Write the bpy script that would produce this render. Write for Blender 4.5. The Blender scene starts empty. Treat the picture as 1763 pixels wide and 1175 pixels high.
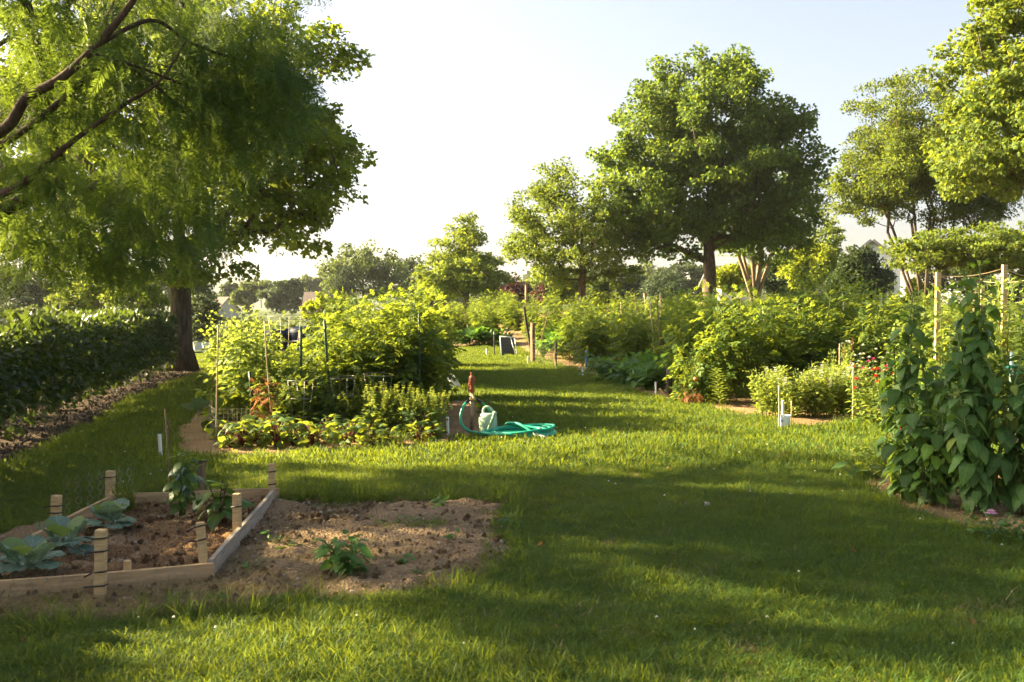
import bpy, math, random
import numpy as np
from mathutils import Vector, Matrix

# ------------------------------------------------------------------ camera, sky, sun, exposure
SC = bpy.context.scene
COL = SC.collection
R = math.radians
F, CX, CY, HOR, CAMH = 1714.0, 881.5, 587.5, 530.0, 1.57       # photograph pixels
PITCH = math.atan((CY - HOR) / F)
cam_data = bpy.data.cameras.new('camera')
cam_data.lens, cam_data.sensor_width = 35.0, 36.0
cam_data.clip_start, cam_data.clip_end = 0.05, 6000
cam_data.dof.use_dof = True
cam_data.dof.focus_distance = 14.0
cam_data.dof.aperture_fstop = 5.6
cam = bpy.data.objects.new('camera', cam_data)
COL.objects.link(cam)
cam.location = (0, 0, CAMH)
cam.rotation_euler = (math.pi / 2 - PITCH, 0, 0)
SC.camera = cam

SUN_AZ, SUN_EL = R(-75), R(23.5)            # azimuth from +Y, negative = left
world = bpy.data.worlds.new('World')
SC.world = world
world.use_nodes = True
wn = world.node_tree
wn.nodes.clear()
sky = wn.nodes.new('ShaderNodeTexSky')
sky.sky_type = 'NISHITA'
sky.sun_disc = False
sky.sun_elevation = SUN_EL
sky.sun_rotation = SUN_AZ
sky.air_density, sky.dust_density, sky.ozone_density = 0.72, 5.0, 1.5
bg = wn.nodes.new('ShaderNodeBackground')
bg.inputs['Strength'].default_value = 0.05
wo = wn.nodes.new('ShaderNodeOutputWorld')
sat = wn.nodes.new('ShaderNodeHueSaturation'); sat.inputs['Saturation'].default_value = .7      # a hazy, whitish morning sky
wn.links.new(sky.outputs[0], sat.inputs['Color'])
wn.links.new(sat.outputs[0], bg.inputs[0])
wn.links.new(bg.outputs[0], wo.inputs[0])

sun_data = bpy.data.lights.new('sun', 'SUN')
sun_data.energy = 5.0
sun_data.angle = R(0.7)
sun_data.color = (1.0, 0.81, 0.45)
sun = bpy.data.objects.new('sun', sun_data)
COL.objects.link(sun)
SUND = Vector((math.sin(SUN_AZ) * math.cos(SUN_EL), math.cos(SUN_AZ) * math.cos(SUN_EL), math.sin(SUN_EL)))
sun.rotation_euler = (-SUND).to_track_quat('-Z', 'Y').to_euler()
sun.location = SUND * 60

SC.view_settings.view_transform = 'Standard'
SC.view_settings.look = 'None'
SC.view_settings.exposure = 3.0
SC.view_settings.gamma = 1.0
SC.view_settings.use_curve_mapping = False
SC.cycles.max_bounces = 8
SC.cycles.diffuse_bounces = 4
SC.cycles.glossy_bounces = 2
SC.cycles.transmission_bounces = 5
SC.cycles.volume_bounces = 0
SC.cycles.sample_clamp_indirect = 6
SC.cycles.use_denoising = True

# ------------------------------------------------------------------ numeric helpers
def smooth(t):
    t = np.clip(t, 0, 1)
    return t * t * (3 - 2 * t)

def gz(x, y):                              # height of the ground: it climbs gently behind the right plot
    x = np.asarray(x, float); y = np.asarray(y, float)
    return 1.75 * smooth((y - 24) / 26) * smooth((x + 7 + 0.05 * np.maximum(y - 30, 0)) / 11)

def ray(px, py):
    u, v = (px - CX) / F, (CY - py) / F
    return np.array([u, math.cos(PITCH) + v * math.sin(PITCH), -math.sin(PITCH) + v * math.cos(PITCH)])

def W(px, py, d):                          # point at depth d seen at pixel px, py
    r = ray(px, py)
    return np.array([0, 0, CAMH]) + r * (d / r[1])

def G(px, py):                             # ground point seen at pixel px, py
    r = ray(px, py)
    t = 2.0
    for k in range(4000):
        p = np.array([0, 0, CAMH]) + r * t
        if p[2] <= float(gz(p[0], p[1])):
            break
        t += 0.02
    return p

def DX(px, d):                             # x at depth d on column px
    return (px - CX) / F * d

def hash2(ix, iy, s):
    h = (ix.astype(np.int64) * 374761393 + iy.astype(np.int64) * 668265263 + s * 974634777) & 0x7fffffff
    h = ((h ^ (h >> 13)) * 1274126177) & 0x7fffffff
    return ((h ^ (h >> 16)) & 0xffff) / 65535.0

def vnoise(x, y, s=0):
    x = np.asarray(x, float); y = np.asarray(y, float)
    ix, iy = np.floor(x), np.floor(y)
    fx, fy = smooth(x - ix), smooth(y - iy)
    ix, iy = ix.astype(int), iy.astype(int)
    a, b = hash2(ix, iy, s), hash2(ix + 1, iy, s)
    c, d = hash2(ix, iy + 1, s), hash2(ix + 1, iy + 1, s)
    return (a * (1 - fx) + b * fx) * (1 - fy) + (c * (1 - fx) + d * fx) * fy

def fbm(x, y, s=0, o=4):
    r, a, t = 0, 0.5, 0
    for k in range(o):
        r = r + a * vnoise(x * 2 ** k, y * 2 ** k, s + k * 17); t += a; a *= 0.5
    return r / t

def unit(v):
    v = np.asarray(v, float)
    return v / np.maximum(np.linalg.norm(v, axis=-1, keepdims=True), 1e-9)

def poly_sd(px, py, poly):                 # signed distance, positive inside
    poly = np.asarray(poly, float)[:, :2]
    d = np.full(px.shape, 1e9); ins = np.zeros(px.shape, bool)
    for i in range(len(poly)):
        a, b = poly[i], poly[(i + 1) % len(poly)]
        e = b - a
        t = np.clip(((px - a[0]) * e[0] + (py - a[1]) * e[1]) / (e @ e + 1e-12), 0, 1)
        d = np.minimum(d, np.hypot(px - a[0] - t * e[0], py - a[1] - t * e[1]))
        c = ((a[1] > py) != (b[1] > py))
        xi = (b[0] - a[0]) * (py - a[1]) / (b[1] - a[1] + 1e-12) + a[0]
        ins ^= c & (px < xi)
    return np.where(ins, d, -d)

# ------------------------------------------------------------------ mesh builder
class MB:
    def __init__(s):
        s.v, s.t, s.q, s.tv, s.n = [], [], [], [], 0
    def add(s, v, tri=None, quad=None, tint=None):
        v = np.asarray(v, float).reshape(-1, 3)
        s.v.append(v)
        if tri is not None and len(tri): s.t.append(np.asarray(tri, int).reshape(-1, 3) + s.n)
        if quad is not None and len(quad): s.q.append(np.asarray(quad, int).reshape(-1, 4) + s.n)
        s.tv.append(np.full(len(v), 0.5) if tint is None else np.broadcast_to(np.asarray(tint, float), (len(v),)))
        s.n += len(v)
        return s
    def box(s, c, size, rot=0.0, tilt=(0, 0), tint=0.5):
        x, y, z = [k / 2 for k in size]
        v = np.array([[a, b, d] for d in (-z, z) for a, b in ((-x, -y), (x, -y), (x, y), (-x, y))])
        m = Matrix.Rotation(rot, 3, 'Z') @ Matrix.Rotation(tilt[1], 3, 'Y') @ Matrix.Rotation(tilt[0], 3, 'X')
        v = v @ np.array(m).T + np.asarray(c, float)
        s.add(v, quad=[[3, 2, 1, 0], [4, 5, 6, 7], [0, 1, 5, 4], [1, 2, 6, 5], [2, 3, 7, 6], [3, 0, 4, 7]], tint=tint)
        return s
    def beam(s, a, b, w, h, up=(0, 0, 1), tint=0.5):       # board from a to b
        a, b = np.asarray(a, float), np.asarray(b, float)
        d = unit(b - a); sd = unit(np.cross(d, up)); u = np.cross(sd, d)
        v = [p + sd * (w / 2) * i + u * (h / 2) * j for p in (a, b) for i, j in ((-1, -1), (1, -1), (1, 1), (-1, 1))]
        s.add(v, quad=[[3, 2, 1, 0], [4, 5, 6, 7], [0, 1, 5, 4], [1, 2, 6, 5], [2, 3, 7, 6], [3, 0, 4, 7]], tint=tint)
        return s
    def tube(s, pts, rad, sides=6, cap=True, tint=0.5):
        pts = np.asarray(pts, float); n = len(pts)
        rad = np.broadcast_to(np.asarray(rad, float), (n,))
        tg = np.gradient(pts, axis=0); tg = unit(tg)
        ref = np.array([0, 0, 1.0]) if abs(tg[0][2]) < 0.9 else np.array([1.0, 0, 0])
        side = np.empty((n, 3)); u = unit(np.cross(tg[0], ref))
        for i in range(n):
            u = unit(u - tg[i] * (u @ tg[i])); side[i] = u
        w = np.cross(tg, side)
        an = np.arange(sides) * 2 * math.pi / sides
        v = pts[:, None] + rad[:, None, None] * (np.cos(an)[None, :, None] * side[:, None] + np.sin(an)[None, :, None] * w[:, None])
        v = v.reshape(-1, 3)
        i = np.arange(n - 1)[:, None] * sides; j = np.arange(sides)[None]; k = (j + 1) % sides
        q = np.stack([i + j, i + k, i + sides + k, i + sides + j], -1).reshape(-1, 4)
        tr = []
        if cap:
            v = np.vstack([v, pts[:1], pts[-1:]]); m = n * sides
            for a in range(sides):
                b = (a + 1) % sides
                tr += [[m, b, a], [m + 1, (n - 1) * sides + a, (n - 1) * sides + b]]
        s.add(v, tri=tr, quad=q, tint=tint)
        return s
    def lathe(s, prof, c=(0, 0, 0), sides=16, sx=1.0, sy=1.0, tint=0.5):   # prof: (r, z)
        prof = np.asarray(prof, float); n = len(prof)
        an = np.arange(sides) * 2 * math.pi / sides
        v = np.stack([prof[:, :1] * np.cos(an) * sx, prof[:, :1] * np.sin(an) * sy, np.repeat(prof[:, 1:], sides, 1)], -1).reshape(-1, 3) + np.asarray(c, float)
        i = np.arange(n - 1)[:, None] * sides; j = np.arange(sides)[None]; k = (j + 1) % sides
        q = np.stack([i + j, i + k, i + sides + k, i + sides + j], -1).reshape(-1, 4)
        s.add(v, quad=q, tint=tint)
        return s
    def leaves(s, tpl, pos, dr, nr, size, tint, wid=1.0):
        tv, tf = tpl
        pos, dr = np.asarray(pos, float), unit(dr)
        sd = unit(np.cross(dr, nr)); nn = np.cross(sd, dr)
        N, K = len(pos), len(tv)
        size = np.broadcast_to(np.asarray(size, float), (N,)); tint = np.broadcast_to(np.asarray(tint, float), (N,))
        v = pos[:, None] + size[:, None, None] * (tv[None, :, :1] * wid * sd[:, None] + tv[None, :, 1:2] * dr[:, None] + tv[None, :, 2:] * nn[:, None])
        f = tf[None] + (np.arange(N) * K)[:, None, None]
        s.add(v.reshape(-1, 3), tri=f.reshape(-1, 3), tint=np.repeat(tint, K))
        return s
    def mesh(s, name, mat, flat=False):
        me = bpy.data.meshes.new(name)
        v = np.vstack(s.v)
        t = np.vstack(s.t) if s.t else np.zeros((0, 3), int)
        q = np.vstack(s.q) if s.q else np.zeros((0, 4), int)
        me.vertices.add(len(v)); me.vertices.foreach_set('co', v.astype(np.float32).ravel())
        me.loops.add(t.size + q.size)
        me.loops.foreach_set('vertex_index', np.concatenate([t.ravel(), q.ravel()]).astype(np.int32))
        me.polygons.add(len(t) + len(q))
        me.polygons.foreach_set('loop_start', np.concatenate([np.arange(len(t)) * 3, t.size + np.arange(len(q)) * 4]).astype(np.int32))
        at = me.attributes.new('tint', 'FLOAT', 'POINT')
        at.data.foreach_set('value', np.concatenate(s.tv).astype(np.float32))
        if flat:
            me.polygons.foreach_set('use_smooth', np.zeros(len(t) + len(q), bool))
        me.update(calc_edges=True)
        me.validate()
        if mat: me.materials.append(mat)
        return me

def link(name, me, parent=None, loc=(0, 0, 0), rot=(0, 0, 0), scale=(1, 1, 1)):
    o = bpy.data.objects.new(name, me)
    COL.objects.link(o)
    o.location, o.rotation_euler, o.scale = loc, rot, scale
    if parent: o.parent = parent
    return o

def tag(o, label=None, cat=None, group=None, kind=None):
    if label: o['label'] = label
    if cat: o['category'] = cat
    if group: o['group'] = group
    if kind: o['kind'] = kind
    return o

def thing(name, label, cat, loc=(0, 0, 0), rotz=0.0, group=None):
    o = bpy.data.objects.new(name, None)
    COL.objects.link(o)
    o.empty_display_size = 0.1
    o.location = tuple(float(c) for c in loc); o.rotation_euler = (0, 0, rotz)
    return tag(o, label, cat, group)

def part(name, mb, mat, parent, flat=False, loc=(0, 0, 0), rot=(0, 0, 0)):
    return link(name, mb.mesh(name, mat, flat), parent, loc, rot)

def dup(o, loc=None, rotz=None, scale=None, label=None, group=None, parent=None):
    def rec(s, par):
        c = s.copy(); COL.objects.link(c)
        if par: c.parent = par
        for ch in KIDS.get(s.name, ()): rec(ch, c)
        return c
    KIDS = {}
    def walk(s):
        KIDS[s.name] = list(s.children)
        for ch in s.children: walk(ch)
    walk(o)
    c = rec(o, parent)
    if loc is not None: c.location = tuple(float(k) for k in loc)
    if rotz is not None: c.rotation_euler = (0, 0, rotz)
    if scale is not None: c.scale = (scale,) * 3 if not hasattr(scale, '__len__') else scale
    if label: c['label'] = label
    if group: c['group'] = group
    return c

# ------------------------------------------------------------------ materials
def nodes(name):
    m = bpy.data.materials.new(name); m.use_nodes = True
    n = m.node_tree; n.nodes.clear()
    out = n.nodes.new('ShaderNodeOutputMaterial')
    return m, n, out

def mixcol(n, a, b, fac):
    x = n.nodes.new('ShaderNodeMix'); x.data_type = 'RGBA'
    for sock, val in ((x.inputs[6], a), (x.inputs[7], b)):
        if isinstance(val, tuple): sock.default_value = (*val, 1)
        else: n.links.new(val, sock)
    if isinstance(fac, float): x.inputs[0].default_value = fac
    else: n.links.new(fac, x.inputs[0])
    return x.outputs[2]

def ramp(n, src, lo, hi):
    x = n.nodes.new('ShaderNodeMapRange')
    x.inputs[1].default_value, x.inputs[2].default_value = lo, hi
    n.links.new(src, x.inputs[0])
    return x.outputs[0]

def leaf_mat(name, dark, light, trans, tf=0.45, rough=0.58, spec=0.2, objvar=0.35, veins=0.0):
    m, n, out = nodes(name)
    at = n.nodes.new('ShaderNodeAttribute'); at.attribute_name = 'tint'
    oi = n.nodes.new('ShaderNodeObjectInfo')
    c = mixcol(n, dark, light, at.outputs['Fac'])
    if veins:                                # pale midrib and side veins, in the leaf's own coordinates
        tc = n.nodes.new('ShaderNodeTexCoord'); sx = n.nodes.new('ShaderNodeSeparateXYZ'); n.links.new(tc.outputs['Object'], sx.inputs[0])
        def mth(op, a, b):
            k = n.nodes.new('ShaderNodeMath'); k.operation = op
            for i, q in enumerate((a, b)):
                if isinstance(q, (int, float)): k.inputs[i].default_value = q
                else: n.links.new(q, k.inputs[i])
            return k.outputs[0]
        ax = mth('ABSOLUTE', sx.outputs[0], 0)
        ph = mth('MULTIPLY', mth('SUBTRACT', sx.outputs[1], mth('MULTIPLY', ax, .9)), 42)
        sv = ramp(n, mth('SINE', ph, 0), .88, 1.0)
        mv = ramp(n, ax, .022, .008)
        vv = mth('MULTIPLY', mth('MAXIMUM', sv, mv), veins)
        c = mixcol(n, c, tuple(min(1, k * 2.0 + .02) for k in light), vv)
        nz = n.nodes.new('ShaderNodeTexNoise'); nz.inputs['Scale'].default_value = 7; n.links.new(tc.outputs['Object'], nz.inputs['Vector'])
        c = mixcol(n, c, tuple(k * .6 for k in dark), mth('MULTIPLY', ramp(n, nz.outputs[0], .5, .75), .5))
    hs = n.nodes.new('ShaderNodeHueSaturation')
    n.links.new(c, hs.inputs['Color'])
    va = n.nodes.new('ShaderNodeMapRange'); va.inputs[3].default_value = 1 - objvar * .6; va.inputs[4].default_value = 1 + objvar * .6
    n.links.new(oi.outputs['Random'], va.inputs[0]); n.links.new(va.outputs[0], hs.inputs['Value'])
    hv = n.nodes.new('ShaderNodeMapRange'); hv.inputs[3].default_value = .5 - objvar * .03; hv.inputs[4].default_value = .5 + objvar * .03
    n.links.new(at.outputs['Fac'], hv.inputs[0]); n.links.new(hv.outputs[0], hs.inputs['Hue'])
    p = n.nodes.new('ShaderNodeBsdfPrincipled')
    p.inputs['Roughness'].default_value = rough; p.inputs['Specular IOR Level'].default_value = spec
    n.links.new(hs.outputs[0], p.inputs['Base Color'])
    tr = n.nodes.new('ShaderNodeBsdfTranslucent')
    tc = mixcol(n, tuple(k * .75 for k in trans), tuple(min(1, k * 1.25) for k in trans), at.outputs['Fac'])
    n.links.new(tc, tr.inputs['Color'])
    mx = n.nodes.new('ShaderNodeMixShader'); mx.inputs[0].default_value = tf
    n.links.new(p.outputs[0], mx.inputs[1]); n.links.new(tr.outputs[0], mx.inputs[2])
    n.links.new(mx.outputs[0], out.inputs[0])
    return m

def solid(name, col, rough=0.6, metal=0.0, spec=0.4, var=0.25, scale=18.0, bump=0.0, stretch=(1, 1, 1), col2=None, coat=0.0):
    m, n, out = nodes(name)
    tc = n.nodes.new('ShaderNodeTexCoord')
    mp = n.nodes.new('ShaderNodeMapping'); mp.inputs['Scale'].default_value = stretch
    n.links.new(tc.outputs['Object'], mp.inputs[0])
    nz = n.nodes.new('ShaderNodeTexNoise'); nz.inputs['Scale'].default_value = scale; nz.inputs['Detail'].default_value = 6
    n.links.new(mp.outputs[0], nz.inputs['Vector'])
    f = ramp(n, nz.outputs[0], .3, .7)
    c2 = col2 or tuple(k * (1 - var) for k in col)
    at = n.nodes.new('ShaderNodeAttribute'); at.attribute_name = 'tint'
    c = mixcol(n, c2, tuple(min(1, k * (1 + var * .4)) for k in col), f)
    hs = n.nodes.new('ShaderNodeHueSaturation'); n.links.new(c, hs.inputs['Color'])
    va = n.nodes.new('ShaderNodeMapRange'); va.inputs[3].default_value = .7; va.inputs[4].default_value = 1.3
    n.links.new(at.outputs['Fac'], va.inputs[0]); n.links.new(va.outputs[0], hs.inputs['Value'])
    p = n.nodes.new('ShaderNodeBsdfPrincipled')
    p.inputs['Roughness'].default_value = rough; p.inputs['Metallic'].default_value = metal
    p.inputs['Specular IOR Level'].default_value = spec; p.inputs['Coat Weight'].default_value = coat
    n.links.new(hs.outputs[0], p.inputs['Base Color'])
    if bump:
        b = n.nodes.new('ShaderNodeBump'); b.inputs['Strength'].default_value = bump; b.inputs['Distance'].default_value = .01
        n.links.new(nz.outputs[0], b.inputs['Height']); n.links.new(b.outputs[0], p.inputs['Normal'])
    n.links.new(p.outputs[0], out.inputs[0])
    return m

def soil_mat(name, a, b, c, scale=6.0):
    m, n, out = nodes(name)
    tc = n.nodes.new('ShaderNodeTexCoord')
    n1 = n.nodes.new('ShaderNodeTexNoise'); n1.inputs['Scale'].default_value = scale * .3; n1.inputs['Detail'].default_value = 8
    n2 = n.nodes.new('ShaderNodeTexNoise'); n2.inputs['Scale'].default_value = scale * 9; n2.inputs['Detail'].default_value = 8
    vo = n.nodes.new('ShaderNodeTexVoronoi'); vo.inputs['Scale'].default_value = scale * 9
    for k in (n1, n2, vo): n.links.new(tc.outputs['Object'], k.inputs['Vector'])
    c1 = mixcol(n, a, b, ramp(n, n1.outputs[0], .35, .65))
    c2 = mixcol(n, c1, c, ramp(n, n2.outputs[0], .52, .75))
    p = n.nodes.new('ShaderNodeBsdfPrincipled'); p.inputs['Roughness'].default_value = .95; p.inputs['Specular IOR Level'].default_value = .1
    n.links.new(c2, p.inputs['Base Color'])
    ad = n.nodes.new('ShaderNodeMath'); n.links.new(n2.outputs[0], ad.inputs[0]); n.links.new(vo.outputs[0], ad.inputs[1])
    bp = n.nodes.new('ShaderNodeBump'); bp.inputs['Strength'].default_value = .8; bp.inputs['Distance'].default_value = .02
    n.links.new(ad.outputs[0], bp.inputs['Height']); n.links.new(bp.outputs[0], p.inputs['Normal'])
    n.links.new(p.outputs[0], out.inputs[0])
    return m

LM = {}
LM['oak'] = leaf_mat('oak leaves', (.035, .075, .012), (.07, .13, .02), (.30, .36, .03), .5)
LM['cypress'] = leaf_mat('cypress sprays', (.024, .062, .015), (.052, .105, .022), (.21, .29, .03), .43)
LM['maple'] = leaf_mat('maple leaves', (.042, .088, .016), (.085, .145, .022), (.22, .29, .03), .40)
LM['maple_bright'] = leaf_mat('bright maple leaves', (.06, .105, .014), (.11, .16, .022), (.28, .33, .03), .42)
LM['elm'] = leaf_mat('elm leaves', (.048, .085, .015), (.10, .14, .022), (.24, .29, .03), .42)
LM['far'] = leaf_mat('far leaves', (.04, .075, .02), (.085, .115, .03), (.16, .2, .04), .35)
LM['far_dark'] = leaf_mat('far dark leaves', (.022, .045, .016), (.05, .075, .025), (.09, .12, .03), .3)
LM['yellow'] = leaf_mat('yellow green leaves', (.13, .17, .015), (.22, .26, .02), (.38, .42, .02), .45)
LM['purple'] = leaf_mat('purple leaves', (.045, .018, .02), (.09, .035, .035), (.12, .035, .03), .3)
LM['conifer'] = leaf_mat('conifer needles', (.03, .055, .025), (.07, .10, .045), (.08, .1, .04), .2)
LM['hedge'] = leaf_mat('hedge leaves', (.017, .042, .011), (.042, .08, .016), (.16, .22, .022), .27, .45, .3)
LM['tomato'] = leaf_mat('tomato leaves', (.04, .085, .016), (.085, .14, .026), (.30, .36, .03), .45)
LM['tomato_dark'] = leaf_mat('shaded tomato leaves', (.03, .075, .026), (.06, .12, .04), (.18, .28, .04), .38)
LM['basil'] = leaf_mat('basil leaves', (.08, .14, .02), (.17, .22, .05), (.34, .40, .05), .45)
LM['beet'] = leaf_mat('beet leaves', (.035, .085, .018), (.07, .13, .03), (.32, .36, .03), .42)
LM['beet_red'] = leaf_mat('beet stems', (.09, .014, .018), (.15, .025, .025), (.2, .03, .02), .3)
LM['dead'] = leaf_mat('withered leaves', (.20, .085, .03), (.36, .17, .07), (.35, .15, .04), .35)
LM['bean'] = leaf_mat('bean leaves', (.035, .095, .02), (.07, .15, .03), (.18, .32, .03), .38, .5, .25)
LM['big'] = leaf_mat('sunflower leaves', (.032, .085, .017), (.072, .14, .026), (.2, .32, .03), .33, .5, .25, .5, .55)
LM['big_young'] = leaf_mat('young sunflower leaves', (.07, .15, .02), (.11, .20, .03), (.25, .38, .03), .42, .5, .25, .5, .5)
LM['cabbage'] = leaf_mat('cabbage leaves', (.11, .18, .135), (.18, .26, .19), (.16, .26, .09), .25, .5, .3, .4, .7)
LM['cabbage_heart'] = leaf_mat('cabbage heart', (.13, .21, .08), (.2, .29, .1), (.3, .4, .06), .3)
LM['pepper'] = leaf_mat('pepper leaves', (.025, .065, .016), (.05, .11, .02), (.2, .3, .03), .35, .4, .35, .4, .4)
LM['seedling'] = leaf_mat('seedling leaves', (.035, .095, .02), (.07, .15, .03), (.18, .32, .03), .38, .5, .25, .5, .5)
LM['snap'] = leaf_mat('snapdragon leaves', (.13, .19, .03), (.22, .27, .055), (.38, .42, .05), .42)
LM['grass'] = leaf_mat('grass blades', (.025, .076, .013), (.082, .135, .023), (.26, .31, .022), .42, .55, .2, .5)
LM['straw'] = leaf_mat('dry straw', (.20, .15, .07), (.34, .26, .13), (.3, .22, .1), .25)
LM['white_petal'] = leaf_mat('white petals', (.75, .74, .66), (.85, .84, .78), (.8, .8, .7), .3)
LM['red_petal'] = leaf_mat('red petals', (.55, .02, .03), (.7, .03, .05), (.6, .03, .03), .3)
LM['pink_petal'] = leaf_mat('magenta petals', (.6, .05, .22), (.75, .1, .3), (.7, .08, .25), .3)
LM['pale_pink'] = leaf_mat('pale pink petals', (.7, .35, .5), (.8, .45, .6), (.7, .4, .5), .3)
LM['orange_petal'] = leaf_mat('orange petals', (.7, .16, .02), (.8, .24, .03), (.7, .2, .02), .3)

M = {}
M['bark'] = solid('bark', (.10, .075, .05), .9, spec=.15, var=.55, scale=9, bump=1.0, stretch=(1.6, 1.6, .35))
M['bark_pale'] = solid('pale bark', (.26, .19, .14), .85, spec=.15, var=.4, scale=8, bump=.6, stretch=(1.5, 1.5, .3))
M['bark_cypress'] = solid('cypress bark', (.075, .048, .032), .9, spec=.15, var=.5, scale=14, bump=.9, stretch=(2, 2, .4))
M['stem'] = leaf_mat('green stems', (.09, .14, .03), (.14, .19, .045), (.1, .14, .03), .15)
M['pine'] = solid('pine board', (.50, .35, .17), .75, spec=.2, var=.3, scale=11, bump=.35, stretch=(1, 1, 7))
M['board'] = solid('weathered pine board', (.44, .30, .155), .8, spec=.2, var=.35, scale=5, bump=.4, stretch=(1.2, 1.2, 9))
M['board_grey'] = solid('grey weathered board', (.33, .28, .22), .85, spec=.15, var=.35, scale=5, bump=.4, stretch=(1.2, 1.2, 9))
M['old_wood'] = solid('old brown post wood', (.19, .13, .08), .85, spec=.15, var=.45, scale=9, bump=.5, stretch=(2, 2, .4))
M['dark_wood'] = solid('dark post wood', (.06, .05, .042), .85, spec=.15, var=.4, scale=9, bump=.5, stretch=(2, 2, .4))
M['bamboo'] = solid('bamboo cane', (.40, .30, .17), .6, spec=.3, var=.3, scale=6, stretch=(2, 2, .5))
M['pvc'] = solid('white plastic pipe', (.78, .76, .70), .45, spec=.45, var=.12, scale=5)
M['green_metal'] = solid('green metal stake', (.018, .06, .032), .5, spec=.4, var=.3, scale=30)
M['black_metal'] = solid('black metal', (.018, .018, .018), .4, spec=.5, var=.3, scale=30)
M['wire'] = solid('galvanised wire', (.30, .28, .24), .5, metal=.6, var=.2, scale=30)
M['tie'] = solid('black tie', (.015, .015, .018), .6, var=.2)
M['rust'] = solid('rusty red paint', (.32, .075, .03), .7, spec=.3, var=.6, scale=60, bump=.3, col2=(.12, .05, .03))
M['steel'] = solid('galvanised pipe', (.33, .27, .20), .5, metal=.5, var=.4, scale=25, col2=(.2, .13, .08))
M['brass'] = solid('dull brass', (.45, .33, .14), .4, metal=.8, var=.3, scale=40)
M['hose'] = solid('green garden hose', (.012, .36, .22), .4, spec=.5, var=.25, scale=12)
M['hose_grey'] = solid('grey hose end', (.32, .36, .36), .4, spec=.4, var=.2, scale=20)
M['can'] = solid('sage green plastic', (.36, .50, .37), .42, spec=.45, var=.12, scale=4)
M['navy'] = solid('navy blue plastic', (.018, .026, .065), .6, spec=.25, var=.25, scale=6)
M['blue'] = solid('faded blue paint', (.09, .19, .32), .5, spec=.4, var=.25, scale=15)
M['jug'] = solid('translucent white plastic', (.80, .80, .78), .35, spec=.45, var=.08, scale=8)
M['ribbon'] = solid('blue white cloth', (.45, .52, .75), .8, var=.25, scale=20)
M['white_paint'] = solid('white paint', (.78, .76, .70), .5, var=.08, scale=3)
M['siding'] = solid('beige siding', (.46, .42, .34), .6, var=.1, scale=3, stretch=(.3, .3, 12))
M['roof'] = solid('brown shingles', (.20, .15, .12), .85, var=.3, scale=8)
M['roof_grey'] = solid('grey shingles', (.12, .12, .13), .85, var=.3, scale=8)
M['glass'] = solid('window glass', (.05, .06, .07), .12, spec=.6, var=.2, scale=2)
M['red_shutter'] = solid('red shutter', (.35, .04, .03), .5, var=.2)
M['screen'] = solid('dark screen mesh', (.05, .055, .055), .7, var=.3, scale=40)
M['tomato_green'] = solid('green tomato', (.22, .36, .06), .3, spec=.5, var=.2, scale=6)
M['tomato_red'] = solid('ripening tomato', (.5, .16, .04), .3, spec=.5, var=.25, scale=6)
M['stone'] = solid('pale stone', (.36, .31, .25), .9, var=.3, scale=30, bump=.3)
M['litter'] = solid('brown leaf litter', (.16, .10, .055), .9, var=.5, scale=20)

# ------------------------------------------------------------------ leaf templates (x across, y along, z normal)
def T(v, f): return np.array(v, float), np.array(f, int)
T_OVAL = T([[0, 0, 0], [.3, .42, .06], [0, 1, -.05], [-.3, .42, .06], [0, .5, 0]], [[0, 1, 4], [1, 2, 4], [2, 3, 4], [3, 0, 4]])
T_DIAM = T([[0, 0, 0], [.34, .45, .07], [0, 1, -.06], [-.34, .45, .07]], [[0, 1, 2], [0, 2, 3]])
T_NARROW = T([[0, 0, 0], [.14, .42, .04], [0, 1, -.08], [-.14, .42, .04]], [[0, 1, 2], [0, 2, 3]])
T_STAR = T([[0, 0, 0], [.16, .2, .02], [.5, .3, -.04], [.22, .48, .03], [.36, .85, -.06], [.08, .68, .02], [0, 1.05, -.1],
            [-.08, .68, .02], [-.36, .85, -.06], [-.22, .48, .03], [-.5, .3, -.04], [-.16, .2, .02], [0, .5, .02]],
           [[12, i, i + 1] for i in range(0, 11)] + [[12, 11, 0]])
T_MAPLE = T([[0, 0, 0], [.5, .25, -.05], [.2, .5, .04], [.3, .8, -.05], [0, 1, -.08], [-.3, .8, -.05], [-.2, .5, .04], [-.5, .25, -.05]],
            [[0, 1, 2], [0, 2, 6], [2, 3, 4], [2, 4, 6], [4, 5, 6], [6, 7, 0]])

def compound(leaflets, tw=.34):            # pinnate leaf
    v, f = [], []
    for (bx, by, bz, ang, ln) in leaflets:
        a = math.radians(ang); d = np.array([math.sin(a), math.cos(a)]); s = np.array([d[1], -d[0]])
        b = np.array([bx, by]); k = len(v)
        m = b + d * ln * .45
        e = b + d * ln
        v += [[*b, bz], [*(m + s * ln * tw), bz + .05 * ln], [*e, bz - .16 * ln], [*(m - s * ln * tw), bz + .05 * ln]]
        f += [[k, k + 1, k + 2], [k, k + 2, k + 3]]
    return T(v, f)
T_TOMATO = compound([(0, .25, -.02, 65, .3), (0, .25, -.02, -65, .3), (0, .5, -.06, 60, .38), (0, .5, -.06, -60, .38), (0, .72, -.13, 45, .3), (0, .72, -.13, -45, .3), (0, .66, -.1, 0, .45), (0, 0, 0, 0, .7)], .3)
T_TOMATO[0][-3, 0] *= .1; T_TOMATO[0][-1, 0] *= .1
T_TRI = compound([(0, .1, 0, 62, .55), (0, .1, 0, -62, .55), (0, .2, -.03, 0, .8)], .42)

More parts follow.
